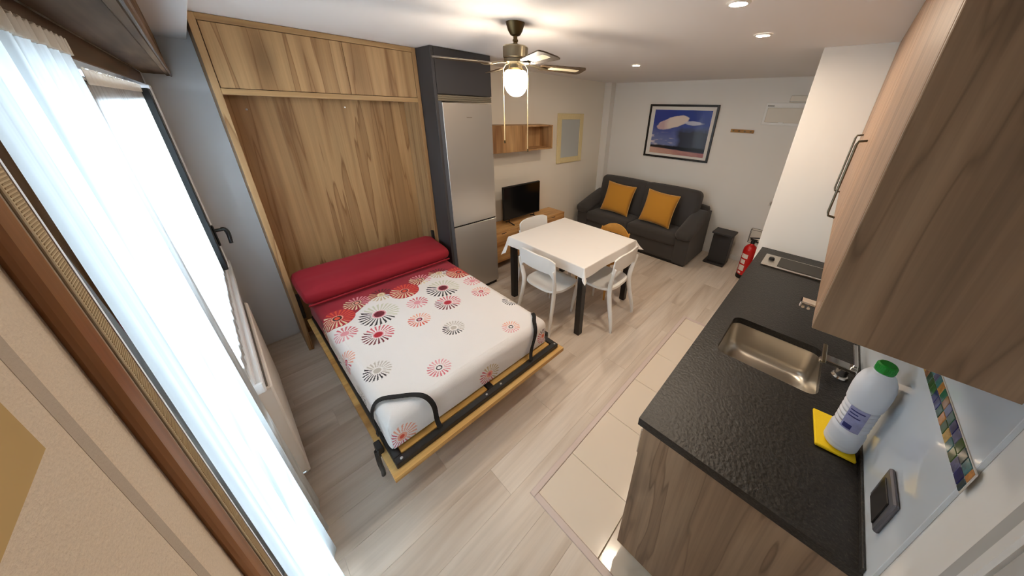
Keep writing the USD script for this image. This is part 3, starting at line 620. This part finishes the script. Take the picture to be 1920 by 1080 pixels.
part(sd, 'top', bx(2.265, 2.54, 4.95, 5.21, .475, .50, .003), 'table_black'); part(sd, 'base', bx(2.235, 2.51, 4.96, 5.21, 0, .024, .003), 'table_black')
part(sd, 'upright', bx(2.272, 2.515, 5.03, 5.055, .024, .475, .002), 'table_black'); part(sd, 'upright', bx(2.49, 2.515, 5.055, 5.20, .024, .475, .002), 'table_black')
fe = thing('fire_extinguisher', 'red fire extinguisher standing on the floor by the counter end', 'fire extinguisher', (2.785, 4.86, 0), 0)
part(fe, 'cylinder', lathe([(.072, .055), (.078, .06), (.078, .40), (.074, .43), (.055, .465), (.028, .485), (.022, .50), (0, .50)], 32, (2.785, 4.86, 0)), 'extinguisher_red')
part(fe, 'base_ring', lathe([(0, 0), (.079, 0), (.081, .01), (.081, .055), (.074, .06), (0, .06)], 32, (2.785, 4.86, 0)), 'black_rubber')
part(fe, 'valve', cat(lathe([(.02, .50), (.024, .505), (.024, .535), (.016, .55), (0, .55)], 20, (2.785, 4.86, 0)), bx(2.75, 2.83, 4.845, 4.875, .545, .56, .003), rot(bx(2.74, 2.86, 4.848, 4.872, .57, .582, .003), (0, 1, 0), -.25, (2.78, 4.86, .57))), 'black_rubber')
part(fe, 'hose', tube([(2.81, 4.86, .53), (2.86, 4.845, .52), (2.875, 4.82, .42), (2.872, 4.80, .28), (2.862, 4.79, .16)], .010, smooth=30), 'black_rubber')
def patch(z0, z1, a0, a1, r=.0787): return thick(grid(14, 4, lambda u, v: (2.785+r*np.cos(a0+(a1-a0)*u), 4.86+r*np.sin(a0+(a1-a0)*u), z0+(z1-z0)*v)), .0004)
part(fe, 'label_panel', cat(patch(.30, .36, -2.6, -1.5), patch(.22, .28, -2.5, -1.7), patch(.12, .20, -2.55, -1.6), patch(.075, .1, -2.4, -1.9)), 'label_white', False, label='pale instruction labels')
wr = thing('wire_holder', 'small grey wire holder on the far wall behind the fire extinguisher', 'holder', (2.74, 5.34, .36))
fr_ = lambda y: [cyl(p, q, .004, 8) for p, q in (((2.67, y, .36), (2.81, y, .36)), ((2.67, y, .55), (2.81, y, .55)), ((2.67, y, .36), (2.67, y, .55)), ((2.81, y, .36), (2.81, y, .55)))]
part(wr, 'wire_frame', cat(*fr_(5.385), *fr_(5.30), *[cyl((x, 5.30, z), (x, 5.385, z), .004, 8) for x in (2.67, 2.81) for z in (.36, .55)]), 'grey_wire')
part(wr, 'panel', bx(2.672, 2.808, 5.38, 5.384, .362, .548), 'off_white_plastic')
# framed sky photograph
pc = thing('framed_photograph', 'black framed photograph of a pale cloud in a blue sky over the sofa', 'picture', (1.34, L, 1.36))
a, b, c, d, w = .83, 1.858, 1.36, 2.152, .03
part(pc, 'frame', cat(bx(a, a+w, L-.03, L-.002, c, d, .003), bx(b-w, b, L-.03, L-.002, c, d, .003), bx(a+w, b-w, L-.03, L-.002, c, c+w, .003), bx(a+w, b-w, L-.03, L-.002, d-w, d, .003)), 'frame_black')
part(pc, 'mount', bx(a+w, b-w, L-.018, L-.002, c+w, d-w), 'mat_white')
def sky_print():
    x0, x1, z0, z1 = .925, 1.782, 1.425, 2.075
    m = grid(240, 180, lambda u, v: (x0+(x1-x0)*u, 0*u+L-.0195, z0+(z1-z0)*v)); u = (m.vertices[:, 0]-x0)/(x1-x0); v = (m.vertices[:, 2]-z0)/(z1-z0)
    q = np.stack([u, v, 0*u], -1); nz = meshkit.fbm(q*6, 4, 3)-.5; n2 = meshkit.fbm(q*np.array([5, 22, 1]), 4, 8)
    L3 = lambda c_: np.array(lin(c_))
    mix = lambda A, B, k: A*(1-k[:, None])+B*k[:, None]
    C = mix(L3((120, 132, 176)), L3((38, 60, 150)), np.clip((v-.2)/.55+nz*.3, 0, 1))
    C = mix(C, L3((214, 206, 214)), np.clip((n2-.56)*6, 0, 1)*np.clip((.52-v)*8, 0, 1)*np.clip((.45-u)*8, 0, 1))
    cl = 1 - np.hypot((u-.36-.25*(v-.7))/.25, (v-.72-.28*(u-.36))/.125) + nz*.7; C = mix(C, L3((228, 212, 202)), np.clip(cl*7, 0, 1)); C = mix(C, L3((196, 160, 170)), np.clip(cl*6, 0, 1)*np.clip((.30-u)*8+nz, 0, 1)*.8)
    c2_ = 1 - np.hypot((u-.74)/.16, (v-.73)/.05) + nz*.8; C = mix(C, L3((206, 206, 222)), np.clip(c2_*4, 0, 1)*.85)
    dk = np.clip((u-.42-.1*nz)*9, 0, 1)*np.clip((.66-v+.15*nz)*8, 0, 1); C = mix(C, L3((44, 46, 58)), dk*.95)
    lowd = np.clip((.21-v+nz*.05)*30, 0, 1)*np.clip((v-.11)*60, 0, 1); C = mix(C, L3((18, 22, 34)), lowd)
    gr = np.clip((.145-.05*u-v+nz*.02)*60, 0, 1); C = mix(C, mix(L3((206, 164, 146)), L3((168, 110, 112)), np.clip(u+nz, 0, 1)), gr)
    return m, C
sm, sc = sky_print(); part(pc, 'print', sm, 'photo_print', True, color=sc)
ep = thing('fuse_panel', 'white electrical fuse box cover on the far wall near the partition', 'fuse box', (2.62, L, 1.92))
part(ep, 'back_plate', bx(2.40, 2.86, L-.012, L-.001, 1.925, 2.185, .003), 'white_plastic'); part(ep, 'cover', bx(2.43, 2.83, L-.03, L-.012, 1.955, 2.13, .006), 'off_white_plastic')
part(ep, 'latch', bx(2.585, 2.635, L-.036, L-.03, 1.945, 1.962, .002), 'white_plastic'); part(ep, 'switch', bx(2.42, 2.49, L-.018, L-.012, 2.142, 2.156), 'grey_wire', False)
jb = thing('junction_box', 'small cream box on the wall just above the fuse box', 'junction box', (2.7, L, 2.19))
part(jb, 'box', bx(2.635, 2.80, L-.045, L-.001, 2.188, 2.265, .005), 'off_white_plastic'); part(jb, 'seam', bx(2.634, 2.801, L-.0455, L-.02, 2.196, 2.199), 'grey_wire', False)
kr = thing('key_rack', 'short wooden key rack with dark pegs on the far wall right of the photograph', 'key rack', (2.2, L, 1.81))
part(kr, 'rail', bx(2.065, 2.345, L-.018, L-.001, 1.81, 1.852, .003), 'wood_peg')
for k in range(4): part(kr, 'peg', cyl((2.10+k*.07, L-.018, 1.831), (2.10+k*.07, L-.034, 1.831), .011, 12), 'bronze')
ch = thing('coat_hook', 'small metal coat hook low on the far wall at the partition edge', 'hook', (2.78, L, .9))
part(ch, 'plate', bx(2.768, 2.79, L-.006, L-.001, .90, .965, .002), 'chrome'); part(ch, 'arm', tube([(2.779, L-.005, .95), (2.779, L-.04, .955), (2.779, L-.055, .935), (2.779, L-.045, .91)], .006, smooth=16), 'chrome')

# ================================================================== DINING TABLE AND CHAIRS
TX0, TX1, TY0, TY1, TZ = .925, 1.925, 2.315, 3.235, .752
tb = thing('dining_table', 'square dining table with black steel legs under a white cloth', 'table', (1.42, 2.77, 0))
part(tb, 'tabletop', bx(TX0, TX1, TY0, TY1, TZ-.03, TZ-.001, .003), 'white_plastic')
for x in (TX0, TX1-.06):
    for y in (TY0, TY1-.06): part(tb, 'leg', bx(x, x+.06, y, y+.06, 0, TZ-.03, .003), 'black_steel')
for m_ in (bx(TX0+.06, TX1-.06, TY0+.008, TY0+.035, TZ-.09, TZ-.03), bx(TX0+.06, TX1-.06, TY1-.035, TY1-.008, TZ-.09, TZ-.03), bx(TX0+.008, TX0+.035, TY0+.06, TY1-.06, TZ-.09, TZ-.03), bx(TX1-.035, TX1-.008, TY0+.06, TY1-.06, TZ-.09, TZ-.03)): part(tb, 'apron', m_, 'black_steel')
def tablecloth():
    ov = .105; n = 150
    cx, cy_ = (TX0+TX1)/2, (TY0+TY1)/2; hx, hy = (TX1-TX0)/2+.004, (TY1-TY0)/2+.004
    def f(u, v):
        s, t_ = (u*2-1)*(hx+ov), (v*2-1)*(hy+ov)
        dx, dy = np.maximum(np.abs(s)-hx, 0), np.maximum(np.abs(t_)-hy, 0)
        d = np.hypot(dx, dy); both = np.minimum(dx, dy)
        r = .008
        drop = np.where(d > 0, np.where(d < r*1.57, r*(1-np.cos(np.clip(d/r, 0, 1.57))), r+d-r*1.57), 0)
        fl_ = .10*d + .75*both
        wl = np.clip(-s/hx, 0, 1)**3*np.clip(-t_/hy, 0, 1)**3; drop = drop*(1+.9*wl*np.clip(both/ov*3, 0, 1))
        ripple = .012*np.sin(s*11+1)*np.clip(dy/ov, 0, 1) + .012*np.sin(t_*12)*np.clip(dx/ov, 0, 1)
        ux, uy = np.where(d > 0, dx/np.maximum(d, 1e-9), 0)*np.sign(s), np.where(d > 0, dy/np.maximum(d, 1e-9), 0)*np.sign(t_)
        x = np.clip(s, -hx, hx) + ux*(fl_+.004*(d > 0)+ripple*.6); y = np.clip(t_, -hy, hy) + uy*(fl_+.004*(d > 0)+ripple*.6)
        w = .0015*(meshkit.fbm(np.stack([s*6, t_*6, 0*s], -1), 3, 1)-.5)*(d == 0)
        crease = -.0012*np.exp(-(s/.006)**2)*(d == 0) - .0012*np.exp(-(t_/.006)**2)*(d == 0)
        return cx+x, cy_+y, TZ + .004 - drop*(1-.18*both/ov) + w + crease
    return thick(grid(n, n, f), .0018)
single('tablecloth', tablecloth(), 'white_cloth', 'plain white tablecloth draped over the square dining table', 'tablecloth', True)
def chair(label, mat, loc, rz, group=None, bw=.232, top_=.815, rnd=5):
    c = thing('dining_chair', label, 'chair', loc, rz, group)
    def seat(u, v):
        a = 2*PI*u; q = v
        e = 3.2; ca, sa = np.cos(a), np.sin(a); rr = (np.abs(ca)**e+np.abs(sa)**e)**(-1/e)
        x, y = rr*ca*.225*q, rr*sa*.215*q
        return x, y+.0, .447 - .018*(1-q**2) + .006*np.clip(y/.2, -1, 0)**2 - .03*np.clip((y-.15)/.07, 0, 1)**2
    sm_ = grid(56, 12, seat); sm_.merge_vertices(); sm_.fix_normals()
    if sm_.vertex_normals[:, 2].mean() < 0: sm_.invert()
    part(c, 'seat', thick(sm_, .022), mat, 40, local=True)
    def back(u, v):
        s = u*2-1; x = s*bw; bow = -.222 - .03*(1-s**2)
        lo = .655 - .10*np.clip(np.abs(s)-.72, 0, 1)**1.5/.28**1.5; hi = top_ - (.035 if rnd == 5 else .10)*np.abs(s)**rnd
        z = lo + (hi-lo)*v
        return x, bow - .08*(z-.64), z
    bm_ = grid(48, 14, back); bm_.fix_normals()
    part(c, 'backrest', thick(bm_, .016), mat, 40, local=True)
    for s in (-1, 1):
        part(c, 'leg', tube([(s*(bw-.010), -.238, .70), (s*(bw-.014), -.212, .58), (s*.205, -.195, .46), (s*.212, -.225, .25), (s*.232, -.275, 0)], [.011, .019, .021, .018, .012], 12, 30, (.8, 1.25)), mat, True, local=True)
        part(c, 'leg', tube([(s*.188, .165, .436), (s*.198, .19, .3), (s*.215, .225, 0)], [.022, .018, .011], 12, 16, (.85, 1.15)), mat, True, local=True)
    return c
ch1 = chair('white plastic chair tucked in on the bed side of the table', 'white_plastic', (1.50, 2.375, 0), 0)
dup(ch1, 'dining_chair', 'white plastic chair on the kitchen side of the table, back towards the worktop', (1.84, 2.80, 0), PI/2+.04)
dup(ch1, 'dining_chair', 'white plastic chair on the television side of the table, only its back rim showing', (1.00, 2.83, 0), -PI/2)
chair('ochre chair on the sofa side of the table, only its curved rim showing', 'chair_ochre', (1.535, 3.25, 0), PI, None, .20, .772, 2.2)

# ================================================================== KITCHEN
bc_ = thing('base_cabinet', 'grey-brown oak kitchen base cabinet run under the black worktop', 'cabinet', (3.3, 2.3, 0))
part(bc_, 'end_panel', bx(XK+.018, W-.002, YK0+.012, YK0+.032, .10, ZK-.036, .0015), 'kitchen_oak_shaded_end')
part(bc_, 'carcass', bx(XK+.04, W-.002, YK0+.032, YK0+.05, .12, ZK-.04), 'plinth'); part(bc_, 'carcass', bx(XK+.04, W-.002, YK0+.05, YK1-.002, .12, .14), 'plinth')
ds = np.linspace(YK0+.034, YK1-.003, 5)
for a, b in zip(ds[:-1], ds[1:]):
    d_ = part(bc_, 'door', bx(XK+.018, XK+.037, a+.0015, b-.0015, .122, ZK-.04, .0015), 'kitchen_oak_front')
    part(d_, 'handle', tube([(XK+.018, a+.06, .80), (XK-.006, a+.06, .80), (XK-.006, a+.06, .66), (XK+.018, a+.06, .66)], .005), 'chrome')
part(bc_, 'plinth', bx(XK+.05, W-.002, YK0+.055, YK1-.002, .006, .12, .002), 'plinth')
# worktop with the cut-out for the sink
SK = (3.112, 3.505, 1.765, 2.145)
top = sbox(XK, YK0, W-.001, YK1-.001).difference(rrect(*SK, .045))
wt = thing('worktop', 'black textured granite kitchen worktop with a sink cut-out', 'worktop', (3.3, 2.3, ZK-.036))
part(wt, 'slab', ext(top, .036, 'xy', ZK-.036), 'granite_black', 20)
part(wt, 'upstand', bx(W-.0155, W-.0085, YK0, YK1-.001, ZK, ZK+.022, .002), 'granite_black')
def basin():
    R = []
    for (ins, z, r) in ((-.012, ZK-.0372, .057), (.0, ZK-.0372, .045), (.001, ZK-.05, .045), (.004, ZK-.15, .05), (.012, ZK-.185, .055), (.03, ZK-.202, .06), (.06, ZK-.208, .07), (.15, ZK-.211, .035)):
        p = rrect(SK[0]+ins, SK[1]-ins, SK[2]+ins, SK[3]-ins, r, 8); c = np.array(p.exterior.coords)[:-1]
        s0 = np.linspace(0, 1, 96, endpoint=False); pts = np.array([p.exterior.interpolate(t_, normalized=True).coords[0] for t_ in s0])
        R.append(np.c_[pts, np.full(96, z)])
    ctr = R[-1].mean(0); m = ring_loft(R); v = np.vstack([m.vertices, ctr-[0, 0, .001]]); k = len(R)*96-96
    f = np.vstack([m.faces, [(k+j, k+(j+1) % 96, len(v)-1) for j in range(96)]])
    m = trimesh.Trimesh(v, f, process=False); m.fix_normals()
    if m.face_normals[-1][2] < 0: m.invert()
    return thick(m, .0015)
sk = thing('sink', 'stainless undermount sink basin set into the black worktop', 'sink', (3.3, 1.95, ZK-.22))
part(sk, 'basin', basin(), 'sink_steel', 50)
part(sk, 'drain', lathe([(.0, .0025), (.030, .0025), (.040, .0035), (.044, .0015), (.044, 0), (0, 0)], 32, (3.31, 1.96, ZK-.2115)), 'chrome')
part(sk, 'drain_hole', lathe([(0, 0), (.022, 0), (.022, .001), (0, .001)], 24, (3.31, 1.96, ZK-.2088)), 'black_rubber')
FXx, FYy = 3.566, 1.978
fc = thing('faucet', 'square chrome mixer tap behind the sink', 'faucet', (FXx, FYy, ZK))
part(fc, 'base_ring', lathe([(0, .0012), (.030, .0012), (.030, .006), (.026, .012), (.0, .012)], 28, (FXx, FYy, ZK)), 'chrome')
part(fc, 'body', cat(lathe([(.022, .010), (.022, .050), (0, .050)], 24, (FXx, FYy, ZK)), bx(FXx-.019, FXx+.019, FYy-.019, FYy+.019, ZK+.045, ZK+.068, .003)), 'chrome')
part(fc, 'spout', cat(bx(FXx-.082, FXx+.034, FYy-.045, FYy+.005, ZK+.066, ZK+.082, .003), bx(FXx-.086, FXx-.062, FYy-.036, FYy-.006, ZK+.052, ZK+.068, .003)), 'chrome')
part(fc, 'spout_arm', bx(FXx-.084, FXx-.068, FYy-.075, FYy+.075, ZK+.080, ZK+.091, .003), 'brushed_nickel')
part(fc, 'lever', cat(bx(FXx+.016, FXx+.032, FYy-.03, FYy+.150, ZK+.087, ZK+.100, .003), bx(FXx+.012, FXx+.034, FYy-.035, FYy-.005, ZK+.080, ZK+.090, .002)), 'chrome')
hb = thing('hob', 'narrow steel-framed hob with one black knob at the far end of the worktop', 'hob', (3.3, 3.15, ZK))
part(hb, 'frame', ext(rrect(3.075, 3.56, 3.03, 3.285, .008, 3), .006, 'xy', ZK+.0005), 'sink_steel')
part(hb, 'glass_plate', bx(3.175, 3.55, 3.062, 3.265, ZK+.0062, ZK+.011, .002), 'slate'); part(hb, 'front_bar', bx(3.075, 3.56, 3.018, 3.036, ZK+.0005, ZK+.012, .003), 'chrome')
part(hb, 'knob', lathe([(.020, 0), (.020, .004), (.017, .018), (.015, .020), (0, .020)], 24, (3.125, 3.17, ZK+.0065)), 'black_rubber')
# wall cabinets
uc = thing('upper_cabinet', 'grey-brown oak kitchen wall cabinet run above the worktop', 'cabinet', (3.5, 2.5, ZU))
part(uc, 'end_panel', bx(XU, W-.002, YU0, YU0+.019, ZU, H-.004, .0015), 'kitchen_oak_shaded_end')
part(uc, 'bottom_panel', bx(XU+.02, W-.002, YU0+.02, YK1-.002, ZU+.001, ZU+.019), 'kitchen_oak_front'); 
es = np.linspace(YU0+.020, YK1-.003, 4)
for k, (a, b) in enumerate(zip(es[:-1], es[1:])):
    d_ = part(uc, 'door', bx(XU-.0005, XU+.019, a+.001, b-.0015, ZU, H-.006, .0015), 'kitchen_oak_front')
    if k == 0:
        rl = part(d_, 'pull_rail', cat(bx(XU-.032, XU, 1.270, 1.300, ZU+.004, ZU+.010, .002), bx(XU-.032, XU-.027, 1.270, 1.300, ZU-.006, ZU+.010, .002), *[cyl((XU-.024+j*.011, 1.268, ZU), (XU-.024+j*.011, 1.262, ZU), .0035, 12) for j in (0, 1)]), 'chrome')
    else:
        yy = a+.30
        part(d_, 'handle', tube([(XU, yy, 1.94), (XU-.026, yy, 1.935), (XU-.030, yy, 1.92), (XU-.030, yy, 1.62), (XU-.026, yy, 1.605), (XU, yy, 1.60)], .005), 'dark_nickel', label='long metal bow handle')
# backsplash with the mosaic band
YB0 = 1.19
bk = struct_group('wall_backsplash')
part(bk, 'panel', bx(W-.008, W, YB0-.045, YK1-.001, ZK+.001, ZU+.02, .001), 'backsplash_white')
part(bk, 'grout_bed', bx(W-.010, W-.0079, 1.128, YK1-.004, 1.380, 1.4365), 'mosaic_grout')
i = 0
for r in (0, 1):
    y = 1.13
    first = True
    while y < YK1-.02:
        hgt = .0125 if first else .0255; first = False
        part(bk, 'mosaic_tile', bx(W-.0118, W-.0095, y, min(y+hgt, YK1-.005), 1.3815+r*.0273, 1.3815+r*.0273+.0252, .0008), f'mosaic_{int(RNG.integers(0, len(MOSAIC)))}', False)
        y += hgt+.0022
so = thing('wall_socket', 'black socket with grey frame on the backsplash by the worktop corner', 'socket', (W-.008, 1.285, 1.06))
part(so, 'frame', bx(W-.020, W-.0085, 1.225, 1.345, 1.06, 1.178, .004), 'socket_frame'); part(so, 'plate', bx(W-.023, W-.0195, 1.243, 1.327, 1.066, 1.155, .003), 'socket_black')
# door at the near end of the kitchen wall
struct('trim_4', bx(W-.018, W-.0005, .965, .990, 0, 2.12, .004), 'casing_white')
struct('trim_7', bx(W-.004, W-.0005, .990, 1.035, 0, 2.12), 'door_grey')
dr = struct_group('door_1'); part(dr, 'leaf', bx(W-.012, W-.0005, YW+.02, .962, 0, 2.08, .002), 'door_grey'); part(dr, 'handle', cat(cyl((W-.012, .82, 1.02), (W-.06, .82, 1.02), .009), cyl((W-.055, .825, 1.02), (W-.055, .70, 1.02), .009)), 'chrome')
# bottle on its yellow cloth
yc = single('sponge_cloth', rot(bx(-.054, .054, -.088, .088, 0, .012, .003), (0, 0, 1), .10).apply_translation((3.556, 1.597, ZK+.0012)), 'sponge_yellow', 'thick yellow sponge cloth under the white bottle', 'cloth')
BXx, BYy, BZ = 3.572, 1.562, ZK+.0132
bt = thing('bottle', 'white plastic two-litre bottle with green cap on the yellow cloth', 'bottle', (BXx, BYy, BZ), -.35)
BS = 1.13
prof = [(0, .004), (.030, .0), (.041, .003), (.0455, .010), (.0455, .016), (.044, .019), (.0455, .022), (.0455, .030), (.044, .033), (.0455, .036), (.0455, .070), (.043, .076), (.041, .082)]
z = .086
for _ in range(5): prof += [(.0392, z), (.0432, z+.005), (.0432, z+.010), (.0392, z+.0155)]; z += .0165
prof += [(.043, z+.004), (.0455, z+.010), (.0470, z+.030), (.0475, z+.055), (.046, z+.080), (.041, z+.100), (.032, z+.116), (.024, z+.124), (.0195, z+.128), (.0195, z+.134), (0, z+.134)]
part(bt, 'body', lathe([(r_, z_*BS) for r_, z_ in prof], 48), 'bottle_white', 50, local=True)
zc = (z+.128)*BS
part(bt, 'cap', cat(lathe([(0, zc+.0), (.0225, zc), (.0230, zc+.004), (.0225, zc+.024), (.019, zc+.028), (0, zc+.028)], 36), *[cyl((.0226*math.cos(a), .0226*math.sin(a), zc+.004), (.0222*math.cos(a), .0222*math.sin(a), zc+.023), .0012, 6) for a in np.linspace(0, 2*PI, 30, endpoint=False)]), 'cap_green', local=True)
part(bt, 'cap_ring', lathe([(.0, zc-.006), (.0235, zc-.006), (.0235, zc-.001), (0, zc-.001)], 32), 'bottle_white', local=True)
def bl(z0, z1, a0, a1, r=.0438): return thick(grid(16, 4, lambda u, v: (r*np.cos(a0+(a1-a0)*u), r*np.sin(a0+(a1-a0)*u), z0+(z1-z0)*v)), .0005)
part(bt, 'label', bl(.10, .195, -1.95, -.85), 'bottle_label', True, local=True, label='pale violet paper label')
for zz, ln in ((.180, .8), (.168, .5), (.156, .7)): part(bt, 'label_line', bl(zz, zz+.004, -1.85, -1.85+ln, .0442), 'label_ink', False, local=True)
part(bt, 'label_block', bl(.106, .124, -1.85, -1.35, .0442), 'label_ink', False, local=True)

# ================================================================== CEILING: fan and downlights
FX, FY, A_FAN = 1.693, 1.745, math.radians(69)
fan = thing('ceiling_fan', 'four-bladed ceiling fan with nickel motor and a lit glass globe', 'ceiling fan', (FX, FY, 1.77))
at = (FX, FY, 0)
part(fan, 'canopy', lathe([(.018, 2.405), (.028, 2.408), (.042, 2.43), (.053, 2.462), (.055, H-.001), (0, H-.001)], 36, at), 'bronze')
part(fan, 'downrod', lathe([(.0, 2.355), (.012, 2.355), (.012, 2.375), (.016, 2.378), (.016, 2.386), (.012, 2.389), (.012, 2.41), (0, 2.41)], 20, at), 'bronze')
part(fan, 'motor', lathe([(0, 2.288), (.045, 2.288), (.069, 2.291), (.074, 2.297), (.074, 2.348), (.070, 2.354), (.04, 2.362), (.018, 2.366), (0, 2.366)], 48, at), 'brushed_nickel')
part(fan, 'lamp_holder', lathe([(0, 2.228), (.056, 2.228), (.048, 2.236), (.040, 2.243), (.040, 2.262), (.07, 2.27), (.07, 2.288), (0, 2.288)], 36, at), 'brushed_nickel')
part(fan, 'globe', lathe([(0, 2.086), (.015, 2.087), (.034, 2.094), (.054, 2.112), (.068, 2.138), (.074, 2.165), (.075, 2.19), (.071, 2.212), (.058, 2.228), (.045, 2.233), (0, 2.234)], 40, at), 'lamp_glass', True)
for k in range(4):
    a = A_FAN + k*PI/2
    pr_ = rrect(.155, .475, -.055, .055, .03, 6); pr_ = Polygon([(x, y*(.75+.5*(x-.155)/.4) if x < .46 else y*(1.1 if abs(y) < .03 else 1.05)) for x, y in pr_.exterior.coords])
    inn = rrect(.215, .44, -.026, .026, .02, 6)
    def place(m_): return mv(rot(rot(m_, (1, 0, 0), -.20), (0, 0, 1), a), FX, FY, 2.256)
    b_ = part(fan, 'blade', place(ext(pr_.difference(inn.buffer(-.002)), .006, 'xy', 0)), 'blade_brown', 20)
    part(b_, 'cane_inset', place(ext(inn, .003, 'xy', .0015)), 'cane', 20)
    part(b_, 'blade_arm', place(cat(tube([(.06, 0, .012), (.11, 0, .008), (.17, .0, -.004), (.21, 0, -.004)], [.012, .010, .014, .008], 10, 12, (1.4, .5)))), 'brushed_nickel', True)
for (dx_, dy_), zb_ in (((-.050, -.045), 1.825), ((.048, .043), 1.775)):
    pcn = part(fan, 'pull_chain', cat(tube([(FX+dx_*.45, FY+dy_*.45, 2.268), (FX+dx_*.9, FY+dy_*.9, 2.258), (FX+dx_*1.12, FY+dy_*1.12, 2.235), (FX+dx_*1.14, FY+dy_*1.14, 2.19), (FX+dx_*1.14, FY+dy_*1.14, zb_)], .0024, 6)), 'cream_frame', True)
    part(pcn, 'pull_knob', lathe([(0, 0), (.005, .002), (.006, .010), (.003, .02), (0, .021)], 14, (FX+dx_*1.14, FY+dy_*1.14, zb_-.018)), 'bronze', True)
def downlight(label, x, y, g=None):
    T = thing('downlight', label, 'ceiling light', (x, y, H), 0, g)
    part(T, 'trim_ring', lathe([(.034, -.004), (.036, -.007), (.046, -.006), (.050, -.001), (.034, -.001)], 36), 'white_plastic', 50, local=True)
    part(T, 'lens', lathe([(0, -.0045), (.034, -.0045), (.034, -.002), (0, -.002)], 32), 'downlight_glass', False, local=True)
    return T
d1 = downlight('lit ceiling downlight at the top edge of the photo, nearest the camera', 2.759, 2.095)
dup(d1, 'downlight', 'lit ceiling downlight second from the camera, above the worktop edge', (2.727, 2.808, H), 0)
dup(d1, 'downlight', 'lit ceiling downlight farthest away, in front of the sofa wall', (1.457, 3.618, H), 0)
